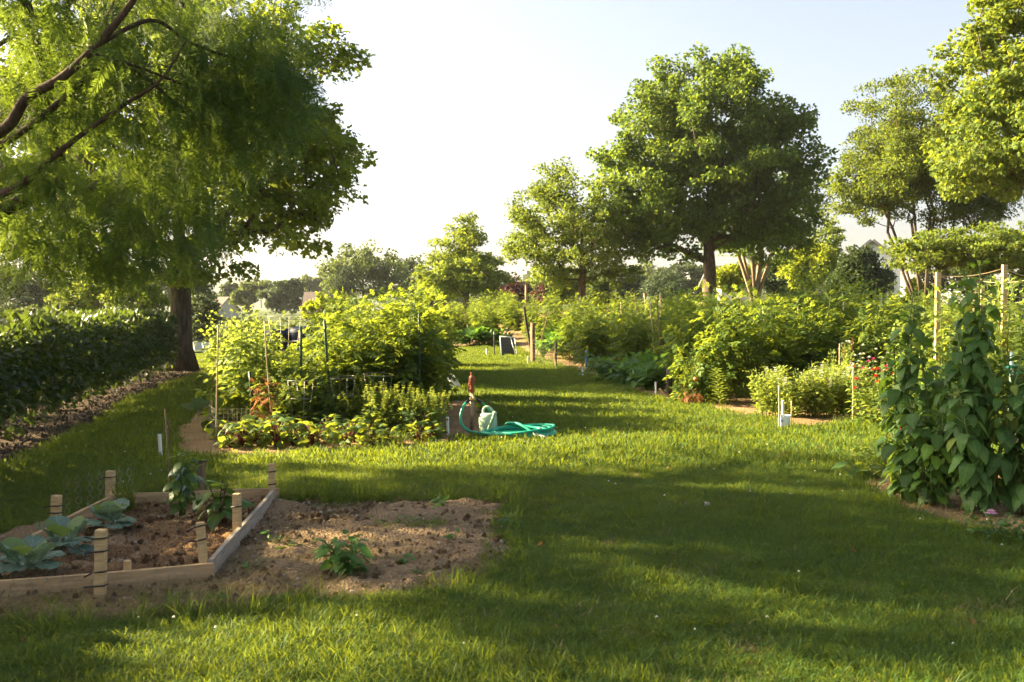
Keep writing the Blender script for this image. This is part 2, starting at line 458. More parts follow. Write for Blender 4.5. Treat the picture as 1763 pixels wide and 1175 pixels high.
def spray_tpl(rng, n=15):                  # feathery drooping cypress twig
    v, f = [], []
    for i in range(n):
        t = .06 + .94 * i / n
        bend = -.25 * t * t
        for sgn in (-1, 1):
            k = len(v); ln = (.44 - .27 * t) * rng.uniform(.7, 1.25)
            a = sgn * R(rng.uniform(45, 72)); dx, dy = math.sin(a) * ln, math.cos(a) * ln
            zz = rng.uniform(-.08, .04)
            v += [[0, t - .018, bend], [dx * .5 + dy * .05 * sgn, t + dy * .5 - .045, bend + zz], [dx, t + dy, bend + zz * 2 - .05]]
            f += [[k, k + 1, k + 2]]
    return T(v, f)
T_SPRAY = spray_tpl(random.Random(3))

def big_leaf(seed=0, wid=.40, droop=.35, fold=.12, heart=.06, wave=.02, rows=7, rnd=False):
    rg = random.Random(seed); v, f = [], []
    for i in range(rows + 1):
        t = i / rows
        w = wid * (math.sin(math.pi * (t * .93 + .07) ** .62)) ** .85 if t < 1 else 0
        if rnd: w = wid * max(0, 1 - ((t - .56) / .58) ** 2) ** .5 * (.45 + .55 * min(1, t * 2.2)) if t < 1 else wid * .32
        y = t - heart * (1 if i == 0 else 0)
        z = -droop * t * t
        for sgn in (-1, -.5, 0, .5, 1):
            v.append([w * sgn * (1 + rg.uniform(-.05, .05)), y * (1 - .12 * droop) + (-heart * abs(sgn) if i <= 1 else 0), z + fold * abs(sgn) * w * 2 * (1 - t) - .06 * abs(sgn) ** 2 * (w / wid) + rg.uniform(-wave, wave)])
    for i in range(rows):
        for j in range(4):
            a = i * 5 + j
            f += [[a, a + 1, a + 6], [a, a + 6, a + 5]]
    return T(v, f)

# ------------------------------------------------------------------ generators
def grow(base, fork, att, rng, step=0.55, up=0.12, leader=0.0):
    """A branching skeleton from base through fork to every attractor; returns tubes (points, radii fractions)."""
    base, fork = np.asarray(base, float), np.asarray(fork, float)
    P = [base]; par = [-1]
    n0 = max(3, int(np.linalg.norm(fork - base) / 0.6))
    for i in range(1, n0 + 1):
        p = base + (fork - base) * i / n0
        p[:2] += rng.normal(0, .012 * np.linalg.norm(fork - base) / n0, 2)
        P.append(p); par.append(len(P) - 2)
    low = n0 - 1
    if leader > 0:                          # the trunk runs on as a thinning leader
        for i in range(1, int(leader / .5) + 1):
            q = P[-1] + np.array([rng.normal(0, .05), rng.normal(0, .05), .5]); P.append(q); par.append(len(P) - 2)
    order = np.argsort(np.linalg.norm(att - fork, axis=1))
    tips = []
    for a in att[order]:
        A = np.array(P[low:])
        dv = a - A; ds = np.linalg.norm(dv, axis=1)
        cost = ds + 0.9 * np.maximum(0, A[:, 2] - a[2] + .1 * ds) + .12 * np.linalg.norm(A - fork, axis=1)
        k = int(np.argmin(cost)); node = low + k
        m = max(1, int(ds[k] / step)); p0 = P[node]
        for i in range(1, m + 1):
            t = i / m
            p = p0 + (a - p0) * t
            p = p + np.array([0, 0, up * ds[k] * math.sin(math.pi * t) * .8])
            if i < m: p = p + rng.normal(0, .05 * step, 3)
            P.append(p); par.append(node); node = len(P) - 1
        tips.append(node)
    cnt = np.zeros(len(P))
    for t in tips:
        k = t
        while k >= 0: cnt[k] += 1; k = par[k]
    kids = [[] for _ in P]
    for i, p in enumerate(par):
        if p >= 0: kids[p].append(i)
    chains, stack = [], [(0, None)]
    while stack:
        s, pr = stack.pop()
        ch = [] if pr is None else [pr]
        k = s
        while True:
            ch.append(k)
            if not kids[k]: break
            ks = sorted(kids[k], key=lambda j: -cnt[j])
            for j in ks[1:]: stack.append((j, k))
            k = ks[0]
        if len(ch) > 1: chains.append(ch)
    return np.array(P), cnt, chains

def tree_wood(mb, base, fork, att, r0, rng, expo=.5, tip=.012, flare=1.6, sides=8, up=.12, step=.55, minr=0, leader=0.0):
    P, cnt, chains = grow(base, fork, att, rng, step, up, leader)
    mx = cnt.max()
    for c in chains:
        r = np.maximum(tip, r0 * (np.maximum(cnt[c], 1) / mx) ** expo)
        if c[0] != 0: r[0] = min(r[0], r[1] * 1.15)
        else:
            z = P[c][:, 2] - base[2]
            r = r * (1 + (flare - 1) * np.exp(-z / (.9 * r0 + .1)))
        if r.max() < minr and c[0] != 0: continue
        mb.tube(P[c], r, sides if r.max() > .05 else 5, tint=rng.uniform(.35, .65))

def crown_points(ells, n, rng, shell=.5, lump=.22):
    vol = np.array([e[1][0] * e[1][1] * e[1][2] for e in ells]); vol = vol / vol.sum()
    out = []
    for (c, r), w in zip(ells, vol):
        k = max(3, int(round(n * w)))
        d = unit(rng.normal(size=(k, 3)))
        rad = rng.random(k) ** shell
        an = np.arctan2(d[:, 1], d[:, 0])
        l = fbm(an * 1.6 + 9, d[:, 2] * 3 + 5, int(rng.integers(99))) - .5
        out.append(np.asarray(c) + d * np.asarray(r) * (rad * (1 + lump * 2 * l))[:, None])
    return np.vstack(out)

def crown_leaves(mb, att, center, rng, per, clr, size, tpl, droop=.25, flat=.6, upn=.7, wid=1.0, tint=None):
    n = len(att) * per
    c = np.repeat(att, per, 0)
    k = np.repeat(rng.uniform(.65, 1.25, len(att)), per)
    g3 = rng.normal(size=(n, 3)); g3 = g3 / np.maximum(1, np.linalg.norm(g3, axis=1) / 1.75)[:, None]
    pos = c + g3 * np.array([1, 1, flat]) * (clr * k)[:, None] * .62
    o = unit(pos - center)
    dr = unit(o * .6 + rng.normal(size=(n, 3)) * .6 + np.array([0, 0, -droop]))
    nr = unit(np.array([0, 0, upn]) + o * .45 + rng.normal(size=(n, 3)) * .55)
    t0 = np.repeat(rng.uniform(.1, .8, len(att)), per)
    mb.leaves(tpl, pos, dr, nr, size * rng.uniform(.65, 1.3, n), np.clip(t0 + rng.normal(0, .22, n), 0, 1), wid)

def tree(name, label, base, fork_h, ells, ncl, per, clr, lsize, tpl, leaf, r0, seed, bark='bark', group=None, droop=.25,
         shell=.5, lump=.22, cat='tree', flare=1.6, flat=.6, expo=.5, up=.12, forks=None, minr=0, wid=1.0, lean=(0, 0)):
    rng = np.random.default_rng(seed)
    base = np.asarray(base, float)
    t = thing(name, label, cat, base, 0, group)
    ells = [(np.asarray(c, float) - base, np.asarray(r, float)) for c, r in ells]
    att = crown_points(ells, ncl, rng, shell, lump)
    att = att[att[:, 2] > fork_h * .55]
    cen = np.average([e[0] for e in ells], axis=0, weights=[e[1].prod() for e in ells]) - np.array([0, 0, .3 * ells[0][1][2]])
    if forks is None:
        w = MB(); tree_wood(w, np.array([0, 0, -.05]), np.array([lean[0], lean[1], fork_h]), att, r0, rng, expo, flare=flare, up=up, minr=minr, leader=.5 * (att[:, 2].max() - fork_h))
        part('trunk', w, M[bark], t)
    else:                                   # several stems from one root
        k = len(forks); an = np.arctan2(att[:, 1], att[:, 0] + 1e-9)
        which = np.argmin([np.linalg.norm(unit(att)[:, :] - unit(np.asarray(f)), axis=1) for f in forks], axis=0)
        for i, f in enumerate(forks):
            sub = att[which == i]
            if len(sub) == 0: sub = np.array([np.asarray(f) * 1.6])
            w = MB(); f = np.asarray(f, float)
            tree_wood(w, np.array([f[0] * .06, f[1] * .06, -.05]), f, sub, r0, rng, expo, flare=1.3, up=.05, minr=minr)
            part('trunk', w, M[bark], t)
    l = MB(); crown_leaves(l, att, cen, rng, per, clr, lsize, tpl, droop, flat, wid=wid)
    part('crown', l, LM[leaf], t)
    return t

def ell(px, py, rx, ry, d, depth=None):     # ellipsoid seen at a pixel box, at depth d
    k = d / F
    return (W(px, py, d), (rx * k, (depth or rx * k * .95), ry * k))

# ---- herbaceous plants (built at the origin, then copied)
def stems_up(rng, n, h, spread, bow=.12, base=.08):
    out = []
    for i in range(n):
        a = rng.uniform(0, 6.283); hh = h * rng.uniform(.72, 1.06); s = spread * rng.uniform(.3, 1)
        t = np.linspace(0, 1, 7)
        x = math.cos(a) * (base + s * t ** 1.4) + bow * np.sin(t * rng.uniform(2, 5) + rng.uniform(0, 6)) * t * .5
        y = math.sin(a) * (base + s * t ** 1.4) + bow * np.sin(t * rng.uniform(2, 5) + rng.uniform(0, 6)) * t * .5
        out.append(np.stack([x, y, hh * t], -1))
    return out

def leafy(rng, stems, per, tpl, size, low=.12, spread=.1, droop=.1, upn=1.0, taper=.5, mb=None, wid=1.0, fill=0.0):
    """Leaves set along stems, each pointing away from its stem."""
    mb = mb or MB()
    for s in stems:
        t = low + (1 - low) * rng.random(per) ** .85
        i = np.clip(t * (len(s) - 1), 0, len(s) - 1.001); k = i.astype(int); f = (i - k)[:, None]
        p = s[k] * (1 - f) + s[k + 1] * f
        a = rng.uniform(0, 6.283, per)
        o = np.stack([np.cos(a), np.sin(a), np.zeros(per)], -1)
        p = p + o * (spread * rng.random(per) ** .6)[:, None] + rng.normal(0, spread * .35, (per, 3))
        p[:, 2] = np.maximum(p[:, 2], .03)
        el = np.where(t > .9, rng.uniform(.2, 1.0, per), rng.normal(-droop, .4, per))
        d = o + np.stack([np.zeros(per)] * 2 + [el], -1)
        nr = np.array([0, 0, upn]) + o * .35 + rng.normal(0, .38, (per, 3))
        mb.leaves(tpl, p, d, nr, size * (1 - taper * np.maximum(0, t - .6) / .4) * rng.uniform(.7, 1.25, per), np.clip(rng.normal(.45, .22, per) + .2 * (t > .85), 0, 1), wid)
    return mb

def tubes(stems, r0, r1, sides=5, mb=None, tint=.5):
    mb = mb or MB()
    for s in stems: mb.tube(s, np.linspace(r0, r1, len(s)), sides, tint=tint)
    return mb

def make_plant(name, label, cat, rng, nst, h, spread, per, tpl, size, leaf, group=None, lspread=.1, droop=.1, stemr=.008, stemmat='stem', **kw):
    t = thing(name, label, cat, (0, 0, 0), 0, group)
    st = stems_up(rng, nst, h, spread)
    part('stem', tubes(st, stemr, stemr * .4), M[stemmat], t)
    part('foliage', leafy(rng, st, per, tpl, size, spread=lspread, droop=droop, **kw), LM[leaf], t)
    t['_h'] = h
    return t

def place(o, x, y, rot=None, scale=1.0, rng=random, label=None, group=None, first=False, z=0.0):
    loc = (x, y, float(gz(x, y)) + z)
    rot = rng.uniform(0, 6.283) if rot is None else rot
    if first:
        o.location = loc; o.rotation_euler = (0, 0, rot); o.scale = (scale,) * 3 if not hasattr(scale, '__len__') else scale
        if label: o['label'] = label
        if group: o['group'] = group
        return o
    return dup(o, loc, rot, scale, label, group)

class Kind:                                 # a few built variants; the first uses place the originals themselves
    def __init__(s, makers): s.k = [[m, False] for m in makers]; s.i = 0
    def put(s, x, y, rot=None, scale=1.0, label=None, group=None, z=0.0):
        e = s.k[s.i % len(s.k)]; s.i += 1
        f = not e[1]; e[1] = True
        return place(e[0], x, y, rot, scale, random, label, group, f, z)

LEAFMESH = {}
def leaf_mesh(key, tpl, mat, tint=.5, name='leaf'):
    if key not in LEAFMESH:
        mb = MB(); mb.add(tpl[0], tri=tpl[1], tint=tint); LEAFMESH[key] = mb.mesh(name, mat)
    return LEAFMESH[key]

def leaf_obj(me, parent, pos, dr, nr, size, name='leaf'):
    dr = Vector(dr).normalized(); sd = dr.cross(Vector(nr)).normalized(); nn = sd.cross(dr)
    m = Matrix((sd, dr, nn)).transposed().to_4x4()
    o = bpy.data.objects.new(name, me); COL.objects.link(o)
    o.parent = parent
    o.location = tuple(float(c) for c in pos); o.rotation_euler = m.to_euler(); o.scale = (size,) * 3
    return o

PATCHES = []
def patch(name, poly, mat, res=.06, relief=.05, rise=.012, edge=.12, wob=.18, seed=1, freq=3.0, kind='structure', grass=True, zb=0.0, label=None):
    poly = np.asarray(poly, float)[:, :2]
    lo, hi = poly.min(0) - .3, poly.max(0) + .3
    xs = np.arange(lo[0], hi[0], res); ys = np.arange(lo[1], hi[1], res)
    X, Y = np.meshgrid(xs, ys)
    sd = poly_sd(X, Y, poly) + wob * (fbm(X * 2.2, Y * 2.2, seed + 5) - .5) * 2
    k = smooth((sd + .05) / (edge + .05))
    n = fbm(X * freq, Y * freq, seed, 5) - .35 + .35 * (np.abs(fbm(X * freq * 4, Y * freq * 4, seed + 3, 3) - .5) * 2 - .3)
    Z = gz(X, Y) + zb - .04 * (1 - k) + k * (rise + relief * n)
    keep = sd > -.1
    idx = np.full(X.shape, -1); idx[keep] = np.arange(keep.sum())
    q = np.stack([idx[:-1, :-1], idx[:-1, 1:], idx[1:, 1:], idx[1:, :-1]], -1).reshape(-1, 4)
    q = q[(q >= 0).all(1)]
    mb = MB(); mb.add(np.stack([X[keep], Y[keep], Z[keep]], -1), quad=q)
    o = link(name, mb.mesh(name, mat)); tag(o, label, None, None, kind)
    if grass: PATCHES.append((poly, wob, seed + 5))
    return o

def grass_depth(x, y):                      # > 0 where grass grows, metres from the nearest bed
    r = np.full(np.shape(x), 9.0)
    for poly, wob, s in PATCHES:
        r = np.minimum(r, -(poly_sd(x, y, poly) + wob * (fbm(x * 2.2, y * 2.2, s) - .5) * 2))
    return r

def scatter(name, pts, rot, scl, idx, sources, label, cat, kind='stuff'):
    """Instances one of several small meshes on points: only for what nobody could count."""
    me = bpy.data.meshes.new(name)
    me.vertices.add(len(pts)); me.vertices.foreach_set('co', np.asarray(pts, np.float32).ravel())
    a = me.attributes.new('rot', 'FLOAT_VECTOR', 'POINT'); a.data.foreach_set('vector', np.asarray(rot, np.float32).ravel())
    a = me.attributes.new('scl', 'FLOAT_VECTOR', 'POINT'); a.data.foreach_set('vector', np.asarray(scl, np.float32).ravel())
    a = me.attributes.new('idx', 'INT', 'POINT'); a.data.foreach_set('value', np.asarray(idx, np.int32))
    o = link(name, me); tag(o, label, cat, None, kind)
    col = bpy.data.collections.new(name + ' sources')
    for i, s in enumerate(sources):
        ob = bpy.data.objects.new('%s_tuft_%02d' % (name, i), s); col.objects.link(ob)
    g = bpy.data.node_groups.new(name, 'GeometryNodeTree')
    g.interface.new_socket('Geometry', in_out='INPUT', socket_type='NodeSocketGeometry')
    g.interface.new_socket('Geometry', in_out='OUTPUT', socket_type='NodeSocketGeometry')
    gi, go = g.nodes.new('NodeGroupInput'), g.nodes.new('NodeGroupOutput')
    ip = g.nodes.new('GeometryNodeInstanceOnPoints'); ci = g.nodes.new('GeometryNodeCollectionInfo')
    ci.inputs['Collection'].default_value = col; ci.inputs['Separate Children'].default_value = True; ci.inputs['Reset Children'].default_value = True
    ip.inputs['Pick Instance'].default_value = True
    def attr(nm, dt):
        x = g.nodes.new('GeometryNodeInputNamedAttribute'); x.data_type = dt; x.inputs['Name'].default_value = nm
        return [k for k in x.outputs if k.enabled and k.name == 'Attribute'][0]
    er = g.nodes.new('FunctionNodeEulerToRotation')
    g.links.new(attr('rot', 'FLOAT_VECTOR'), er.inputs[0])
    g.links.new(gi.outputs[0], ip.inputs['Points']); g.links.new(ci.outputs[0], ip.inputs['Instance'])
    g.links.new(attr('idx', 'INT'), ip.inputs['Instance Index']); g.links.new(er.outputs[0], ip.inputs['Rotation'])
    g.links.new(attr('scl', 'FLOAT_VECTOR'), ip.inputs['Scale'])
    g.links.new(ip.outputs[0], go.inputs[0])
    md = o.modifiers.new('scatter', 'NODES'); md.node_group = g
    return o

def blade_clump(seed, n, rad, h, w, lean=.5, mat='grass'):
    rg = np.random.default_rng(seed)
    a = rg.uniform(0, 6.283, n); r = rad * np.sqrt(rg.random(n))
    p = np.stack([r * np.cos(a), r * np.sin(a), np.full(n, -.01)], -1)
    az = rg.uniform(0, 6.283) + rg.normal(0, 1.3, n)
    hh = h * rg.uniform(.55, 1.2, n); l = lean * rg.uniform(.2, 1.3, n) * hh
    o = np.stack([np.cos(az), np.sin(az)], -1)
    sd = np.stack([-np.sin(az), np.cos(az), np.zeros(n)], -1)
    tw = rg.uniform(0, 6.283, n)
    sd = np.stack([np.cos(tw), np.sin(tw), np.zeros(n)], -1)
    ww = w * rg.uniform(.7, 1.2, n)
    def at(t, b, dz): return p + np.concatenate([o * (l * b)[:, None], (hh * (t - dz * np.minimum(1, l / hh)))[:, None]], 1)
    lv = [(0, 0, 0, .5), (.40, .14, 0, .46), (.75, .50, .06, .34), (.98, 1.0, .30, 0)]
    V = []
    for t, b, dz, k in lv[:3]:
        c_ = at(t, b, dz); V += [c_ - sd * (ww * k)[:, None], c_ + sd * (ww * k)[:, None]]
    V.append(at(*lv[3][:3])); V = np.stack(V, 1)
    F_ = np.array([[0, 1, 3], [0, 3, 2], [2, 3, 5], [2, 5, 4], [4, 5, 6]])[None] + (np.arange(n) * 7)[:, None, None]
    tt = np.clip(rg.normal(.45, .25, n), 0, 1)
    mb = MB(); mb.add(V.reshape(-1, 3), tri=F_.reshape(-1, 3), tint=np.repeat(tt, 7))
    return mb.mesh('tuft', LM[mat])

random.seed(11)
RG = np.random.default_rng(5)

# ================================================================== ground
def axis(a, b, fine, far):
    core = np.arange(a, b + 1e-6, fine); o = []
    s, p = fine, b
    while p < far: s *= 1.28; p += s; o.append(p)
    s, p, q = fine, a, []
    while p > -far: s *= 1.28; p -= s; q.append(p)
    return np.concatenate([q[::-1], core, o])
gx, gy = axis(-22, 30, .5, 3400), axis(-12, 62, .5, 3400)
X, Y = np.meshgrid(gx, gy)
mb = MB(); nx, ny = len(gx), len(gy)
ii = np.arange(ny - 1)[:, None] * nx + np.arange(nx - 1)[None]
Zg = gz(X, Y) + np.where(np.hypot(X, Y) < 40, .03 * (fbm(X * .5, Y * .5, 4) - .5), 0)
mb.add(np.stack([X, Y, Zg - .012], -1).reshape(-1, 3), quad=np.stack([ii, ii + 1, ii + nx + 1, ii + nx], -1).reshape(-1, 4))
m, n, out = nodes('lawn turf')
tc = n.nodes.new('ShaderNodeTexCoord')
n1 = n.nodes.new('ShaderNodeTexNoise'); n1.inputs['Scale'].default_value = .6; n1.inputs['Detail'].default_value = 8
n2 = n.nodes.new('ShaderNodeTexNoise'); n2.inputs['Scale'].default_value = 22; n2.inputs['Detail'].default_value = 6
for k in (n1, n2): n.links.new(tc.outputs['Object'], k.inputs['Vector'])
c = mixcol(n, (.035, .062, .012), (.075, .09, .022), ramp(n, n1.outputs[0], .35, .65))
c = mixcol(n, c, (.10, .085, .04), ramp(n, n2.outputs[0], .55, .8))
p = n.nodes.new('ShaderNodeBsdfPrincipled'); p.inputs['Roughness'].default_value = .9; p.inputs['Specular IOR Level'].default_value = .15
n.links.new(c, p.inputs['Base Color'])
bp = n.nodes.new('ShaderNodeBump'); bp.inputs['Strength'].default_value = .6; bp.inputs['Distance'].default_value = .03
n.links.new(n2.outputs[0], bp.inputs['Height']); n.links.new(bp.outputs[0], p.inputs['Normal']); n.links.new(p.outputs[0], out.inputs[0])
tag(link('lawn', mb.mesh('lawn', m)), None, None, None, 'structure')

S_BARE = soil_mat('bare garden soil', (.165, .108, .06), (.24, .165, .095), (.34, .25, .15))
S_BED = soil_mat('raised bed soil', (.12, .068, .035), (.20, .12, .06), (.27, .17, .09))
S_MULCH = soil_mat('bark mulch', (.035, .025, .018), (.07, .05, .033), (.12, .085, .055))
S_PLOT = soil_mat('tilled soil', (.20, .125, .06), (.29, .19, .10), (.36, .26, .15))
def gp(*px): return [G(a, b)[:2] for a, b in px]

patch('soil_patch', gp((-120, 955), (-90, 1068), (200, 1080), (370, 1062), (500, 1042), (700, 1036), (838, 1008), (880, 955), (876, 905), (886, 868), (640, 866), (475, 869), (330, 872), (200, 882), (60, 905)), S_BARE, .025, .11, seed=2, wob=.2, freq=2.2)
FL, FR, BR, BL = np.array([-3.03, 5.16]), np.array([-1.715, 5.62]), np.array([-1.90, 7.95]), np.array([-3.10, 7.72])
patch('raised_bed_soil', [FL + (.03, .03), FR + (-.03, .03), BR + (-.03, -.03), BL + (.03, -.03)], S_BED, .018, .15, rise=.02, wob=0, edge=.03, seed=8, freq=4.5, grass=False)
patch('left_plot_soil', [(-3.75, 10.7), (-2.9, 10.45), (-1.6, 10.9), (-.75, 11.2), (-.55, 12.4), (-.72, 14.5), (-1.0, 17.0), (-1.35, 20), (-1.6, 24), (-1.9, 29), (-6.0, 29), (-6.2, 24), (-5.6, 19), (-4.6, 14)], S_PLOT, .06, .06, seed=3)
patch('tap_soil', [(-.95, 12.3), (-.2, 12.3), (-.22, 13.2), (-.45, 14.8), (-.62, 16.6), (-1.05, 16.8)], S_PLOT, .05, .05, seed=13, wob=.1)
patch('right_plot_soil', [G(1003, 643)[:2], G(1060, 664)[:2], G(1130, 685)[:2], G(1180, 695)[:2], G(1240, 707)[:2], G(1310, 721)[:2], G(1370, 737)[:2], G(1440, 733)[:2], G(1500, 722)[:2], (7.5, 13.3), (16, 13.4), (16, 42), (4, 44), (-1.5, 43), (-.2, 34), (.75, 29), (1.55, 25.5)], S_PLOT, .15, .06, seed=4, freq=2)
patch('far_plot_soil', [(-6.5, 32.5), (-2.2, 32.2), (-.8, 33.5), (-1.6, 46), (-7, 46)], S_PLOT, .12, .06, seed=6)
patch('near_right_soil', gp((1462, 832), (1520, 812), (1640, 800)) + [(7, 9.9), (9, 8.5), (8, 5.6)] + gp((1763, 945), (1660, 915), (1560, 880), (1500, 855)), S_PLOT, .04, .06, seed=7, wob=.12)
patch('hedge_mulch', [(-3.0, 1.5), (-4.2, 6.0), (-4.8, 9), (-5.5, 12.5), (-6.7, 18), (-7.4, 24.0), (-7.7, 25.3), (-8.9, 25.6), (-9.6, 24), (-9.0, 18), (-8.2, 12), (-6.8, 4), (-5.6, 1)], S_MULCH, .05, .07, seed=9, freq=4)

# distant hills (kept low and far)
for (nm, xc, yc, wd, hh) in (('hill', -480, 1500, 900, 48), ('hill', -1300, 1900, 1300, 66)):
    ang = np.linspace(-1, 1, 60); dep = np.linspace(-1, 1, 14)
    A, D = np.meshgrid(ang, dep)
    H = hh * np.clip(1 - A ** 2, 0, 1) * np.clip(1 - D ** 2, 0, 1) * (.75 + .5 * fbm(A * 4, D * 3, 3)) - 2
    mb = MB(); q = np.arange(13)[:, None] * 60 + np.arange(59)[None]
    mb.add(np.stack([xc + A * wd, yc + D * wd * .4, H], -1).reshape(-1, 3), quad=np.stack([q, q + 1, q + 61, q + 60], -1).reshape(-1, 4))
    tag(link(nm, mb.mesh(nm, solid('wooded hill', (.022, .036, .016), .95, var=.6, scale=.03))), None, None, None, 'structure')

# ================================================================== large trees
oak_base = np.array([*G(312, 640)[:2], 0]); D = oak_base[1]
tree('oak_tree', 'large oak with straight dark trunk at the far end of the hedge', oak_base, 3.1,
     [ell(300, 190, 285, 250, D, 4.4), ell(560, 285, 85, 75, D, 2.0), ell(500, 230, 90, 90, D, 2.5), ell(110, 385, 190, 85, D, 2.6), ell(465, 395, 100, 52, D + .5, 2.0), ell(540, 350, 80, 50, D, 1.8), ell(-40, 250, 160, 200, D, 3), ell(300, 440, 120, 40, D - 1.5, 1.5)],
     560, 105, .55, .14, T_MAPLE, 'oak', .26, 21, droop=.3, shell=.45, flat=.45, flare=1.9, minr=.014)

# ---- the cypress whose limbs hang in from the left
CB = np.array([-6.3, 8.9, 0.0]); rng = np.random.default_rng(31)
cyp = thing('cypress_tree', 'cypress with feathery drooping sprays hanging in over the left of the lawn', 'tree', CB)
ells = [(np.array([-6.2, 9.6, 7.4]), np.array([4.3, 4.0, 5.2])), (np.array([-3.0, 8.9, 4.6]), np.array([1.5, 1.4, 1.5])), (np.array([-3.9, 8.9, 2.9]), np.array([1.0, .9, .6])), (np.array([-6.6, 11.5, 6.8]), np.array([3.4, 3.6, 3.6]))]
att = crown_points(ells, 320, rng, .42, .2) - CB
att = att[(att[:, 2] > 1.9)]
w = MB(); tree_wood(w, np.array([0, 0, -.05]), np.array([.05, 0, 2.4]), att[att[:, 0] < 2.6], .24, rng, .5, tip=.009, flare=2.0, up=.1)
part('trunk', w, M['bark_cypress'], cyp)
def limb(pts, r0, r1):
    P = np.array([W(a, b, d) for a, b, d in pts]) - CB
    t = np.linspace(0, len(P) - 1, len(P) * 5); i = np.clip(t.astype(int), 0, len(P) - 2); f = (t - i)[:, None]
    P0, P1, P2, P3 = P[np.maximum(i - 1, 0)], P[i], P[i + 1], P[np.minimum(i + 2, len(P) - 1)]
    Q = .5 * (2 * P1 + (P2 - P0) * f + (2 * P0 - 5 * P1 + 4 * P2 - P3) * f ** 2 + (3 * P1 - P0 - 3 * P2 + P3) * f ** 3)
    part('limb', MB().tube(Q, np.linspace(r0, r1, len(Q)), 8), M['bark_cypress'], cyp); return Q
L1 = limb([(-420, 330, 8.6), (-150, 300, 8.1), (0, 228, 7.7), (45, 170, 7.6), (105, 135, 7.5), (165, 80, 7.5), (230, 0, 7.4), (270, -80, 7.4)], .055, .018)
L2 = limb([(-420, 380, 8.6), (-120, 375, 8.2), (0, 335, 7.9), (45, 312, 7.8), (78, 283, 7.8), (130, 240, 7.7), (215, 180, 7.7), (275, 140, 7.6), (320, 70, 7.6)], .045, .006)
L3 = limb([(-60, 285, 8.3), (30, 232, 8.0), (95, 183, 7.8), (150, 135, 7.8), (190, 112, 7.8), (245, 130, 7.9), (330, 205, 8.0)], .034, .010)
L4 = limb([(150, 90, 7.5), (220, 110, 7.7), (300, 140, 7.9), (410, 190, 8.2), (480, 215, 8.3)], .014, .006)
L5 = limb([(165, 80, 7.5), (260, 35, 7.8), (330, 75, 8.0), (430, 110, 8.4), (530, 140, 8.6)], .02, .006)
extra = [np.array(Q)[len(Q) // 3:] for Q in (L1, L2, L3, L4, L5)]
ex = np.vstack([np.repeat(q, 2, 0) for q in extra]); ex = ex + rng.normal(0, .22, ex.shape)
spots = np.vstack([np.repeat(att, 46, 0) + rng.normal(0, 1, (len(att) * 46, 3)) * (.30, .30, .26), np.repeat(ex, 5, 0) + rng.normal(0, .12, (len(ex) * 5, 3))])
# free-hanging sprays seen against the sky, and the low curtain
hang = []
for (a, b, ra, rb, k) in ((470, 95, 75, 75, 300), (400, 190, 90, 110, 380), (500, 165, 45, 50, 150), (60, 420, 120, 60, 260), (200, 420, 90, 70, 330), (330, 380, 60, 80, 170), (130, 330, 120, 70, 220), (300, 250, 90, 100, 200), (60, 60, 120, 90, 260), (250, 60, 130, 90, 260)):
    for i in range(k):
        u = rng.normal(size=2) * .55
        hang.append(W(a + ra * u[0], b + rb * u[1], rng.uniform(7.6, 9.6)) - CB)
spots = np.vstack([spots, hang]); wy = spots[:, 1] + CB[1]; wx_ = spots[:, 0] + CB[0]; wz = spots[:, 2] + CB[2]
ppx = CX + wx_ / wy * F; ppy = HOR - (wz - CAMH) / wy * F
drop = ((wy < 7.7) & (ppx > -100) & (rng.random(len(spots)) < .85)) | ((ppx > 380) & (ppy > 250 + .5 * (560 - ppx)) & (rng.random(len(spots)) < .9)) | (ppy > 520) | (ppx > 552 - 25 * rng.random(len(spots))) & (ppy > -200) | ((ppx > -50) & (ppx < 330) & (fbm(ppx / 70, ppy / 70, 12) > .55) & (rng.random(len(spots)) < .6))
drop |= (ppx <= -50) & (fbm(wy / .9, wz / .7, 41) > .5) & (rng.random(len(spots)) < .85)          # gaps that let the low sun through
spots = spots[~drop]; N = len(spots)
o = unit(spots * (1, 1, 0)); dr = o * .45 + rng.normal(0, .45, (N, 3)) + (0, 0, -.85)
l = MB(); l.leaves(T_SPRAY, spots, dr, o + rng.normal(0, .5, (N, 3)) + (0, 0, .3), rng.uniform(.13, .29, N), np.clip(rng.normal(.45, .25, N), 0, 1))
part('crown', l, LM['cypress'], cyp)

# ---- unseen trees added beyond the hedge, left of the view, to shade the near lawn
for (bx, by, r_, n_, lb, sd_) in ((-13.6, 9.6, 4.1, 135, 'added shade tree beyond the hedge, outside the view on the left', 141), (-15.5, 3.8, 4.2, 105, 'unseen added shade tree beyond the hedge, farther back on the left', 142), (-16, 15.2, 1.9, 50, 'slim unseen shade tree added beyond the hedge towards the oak', 143)):
    tree('shade_tree', lb, (bx, by, 0), 1.7, [((bx, by, 2.2 + r_ * .95), (r_, r_ * .95, r_))], n_, 30, .33, .19, T_DIAM, 'oak', .2, sd_, shell=.6, lump=.45, wid=1.3)
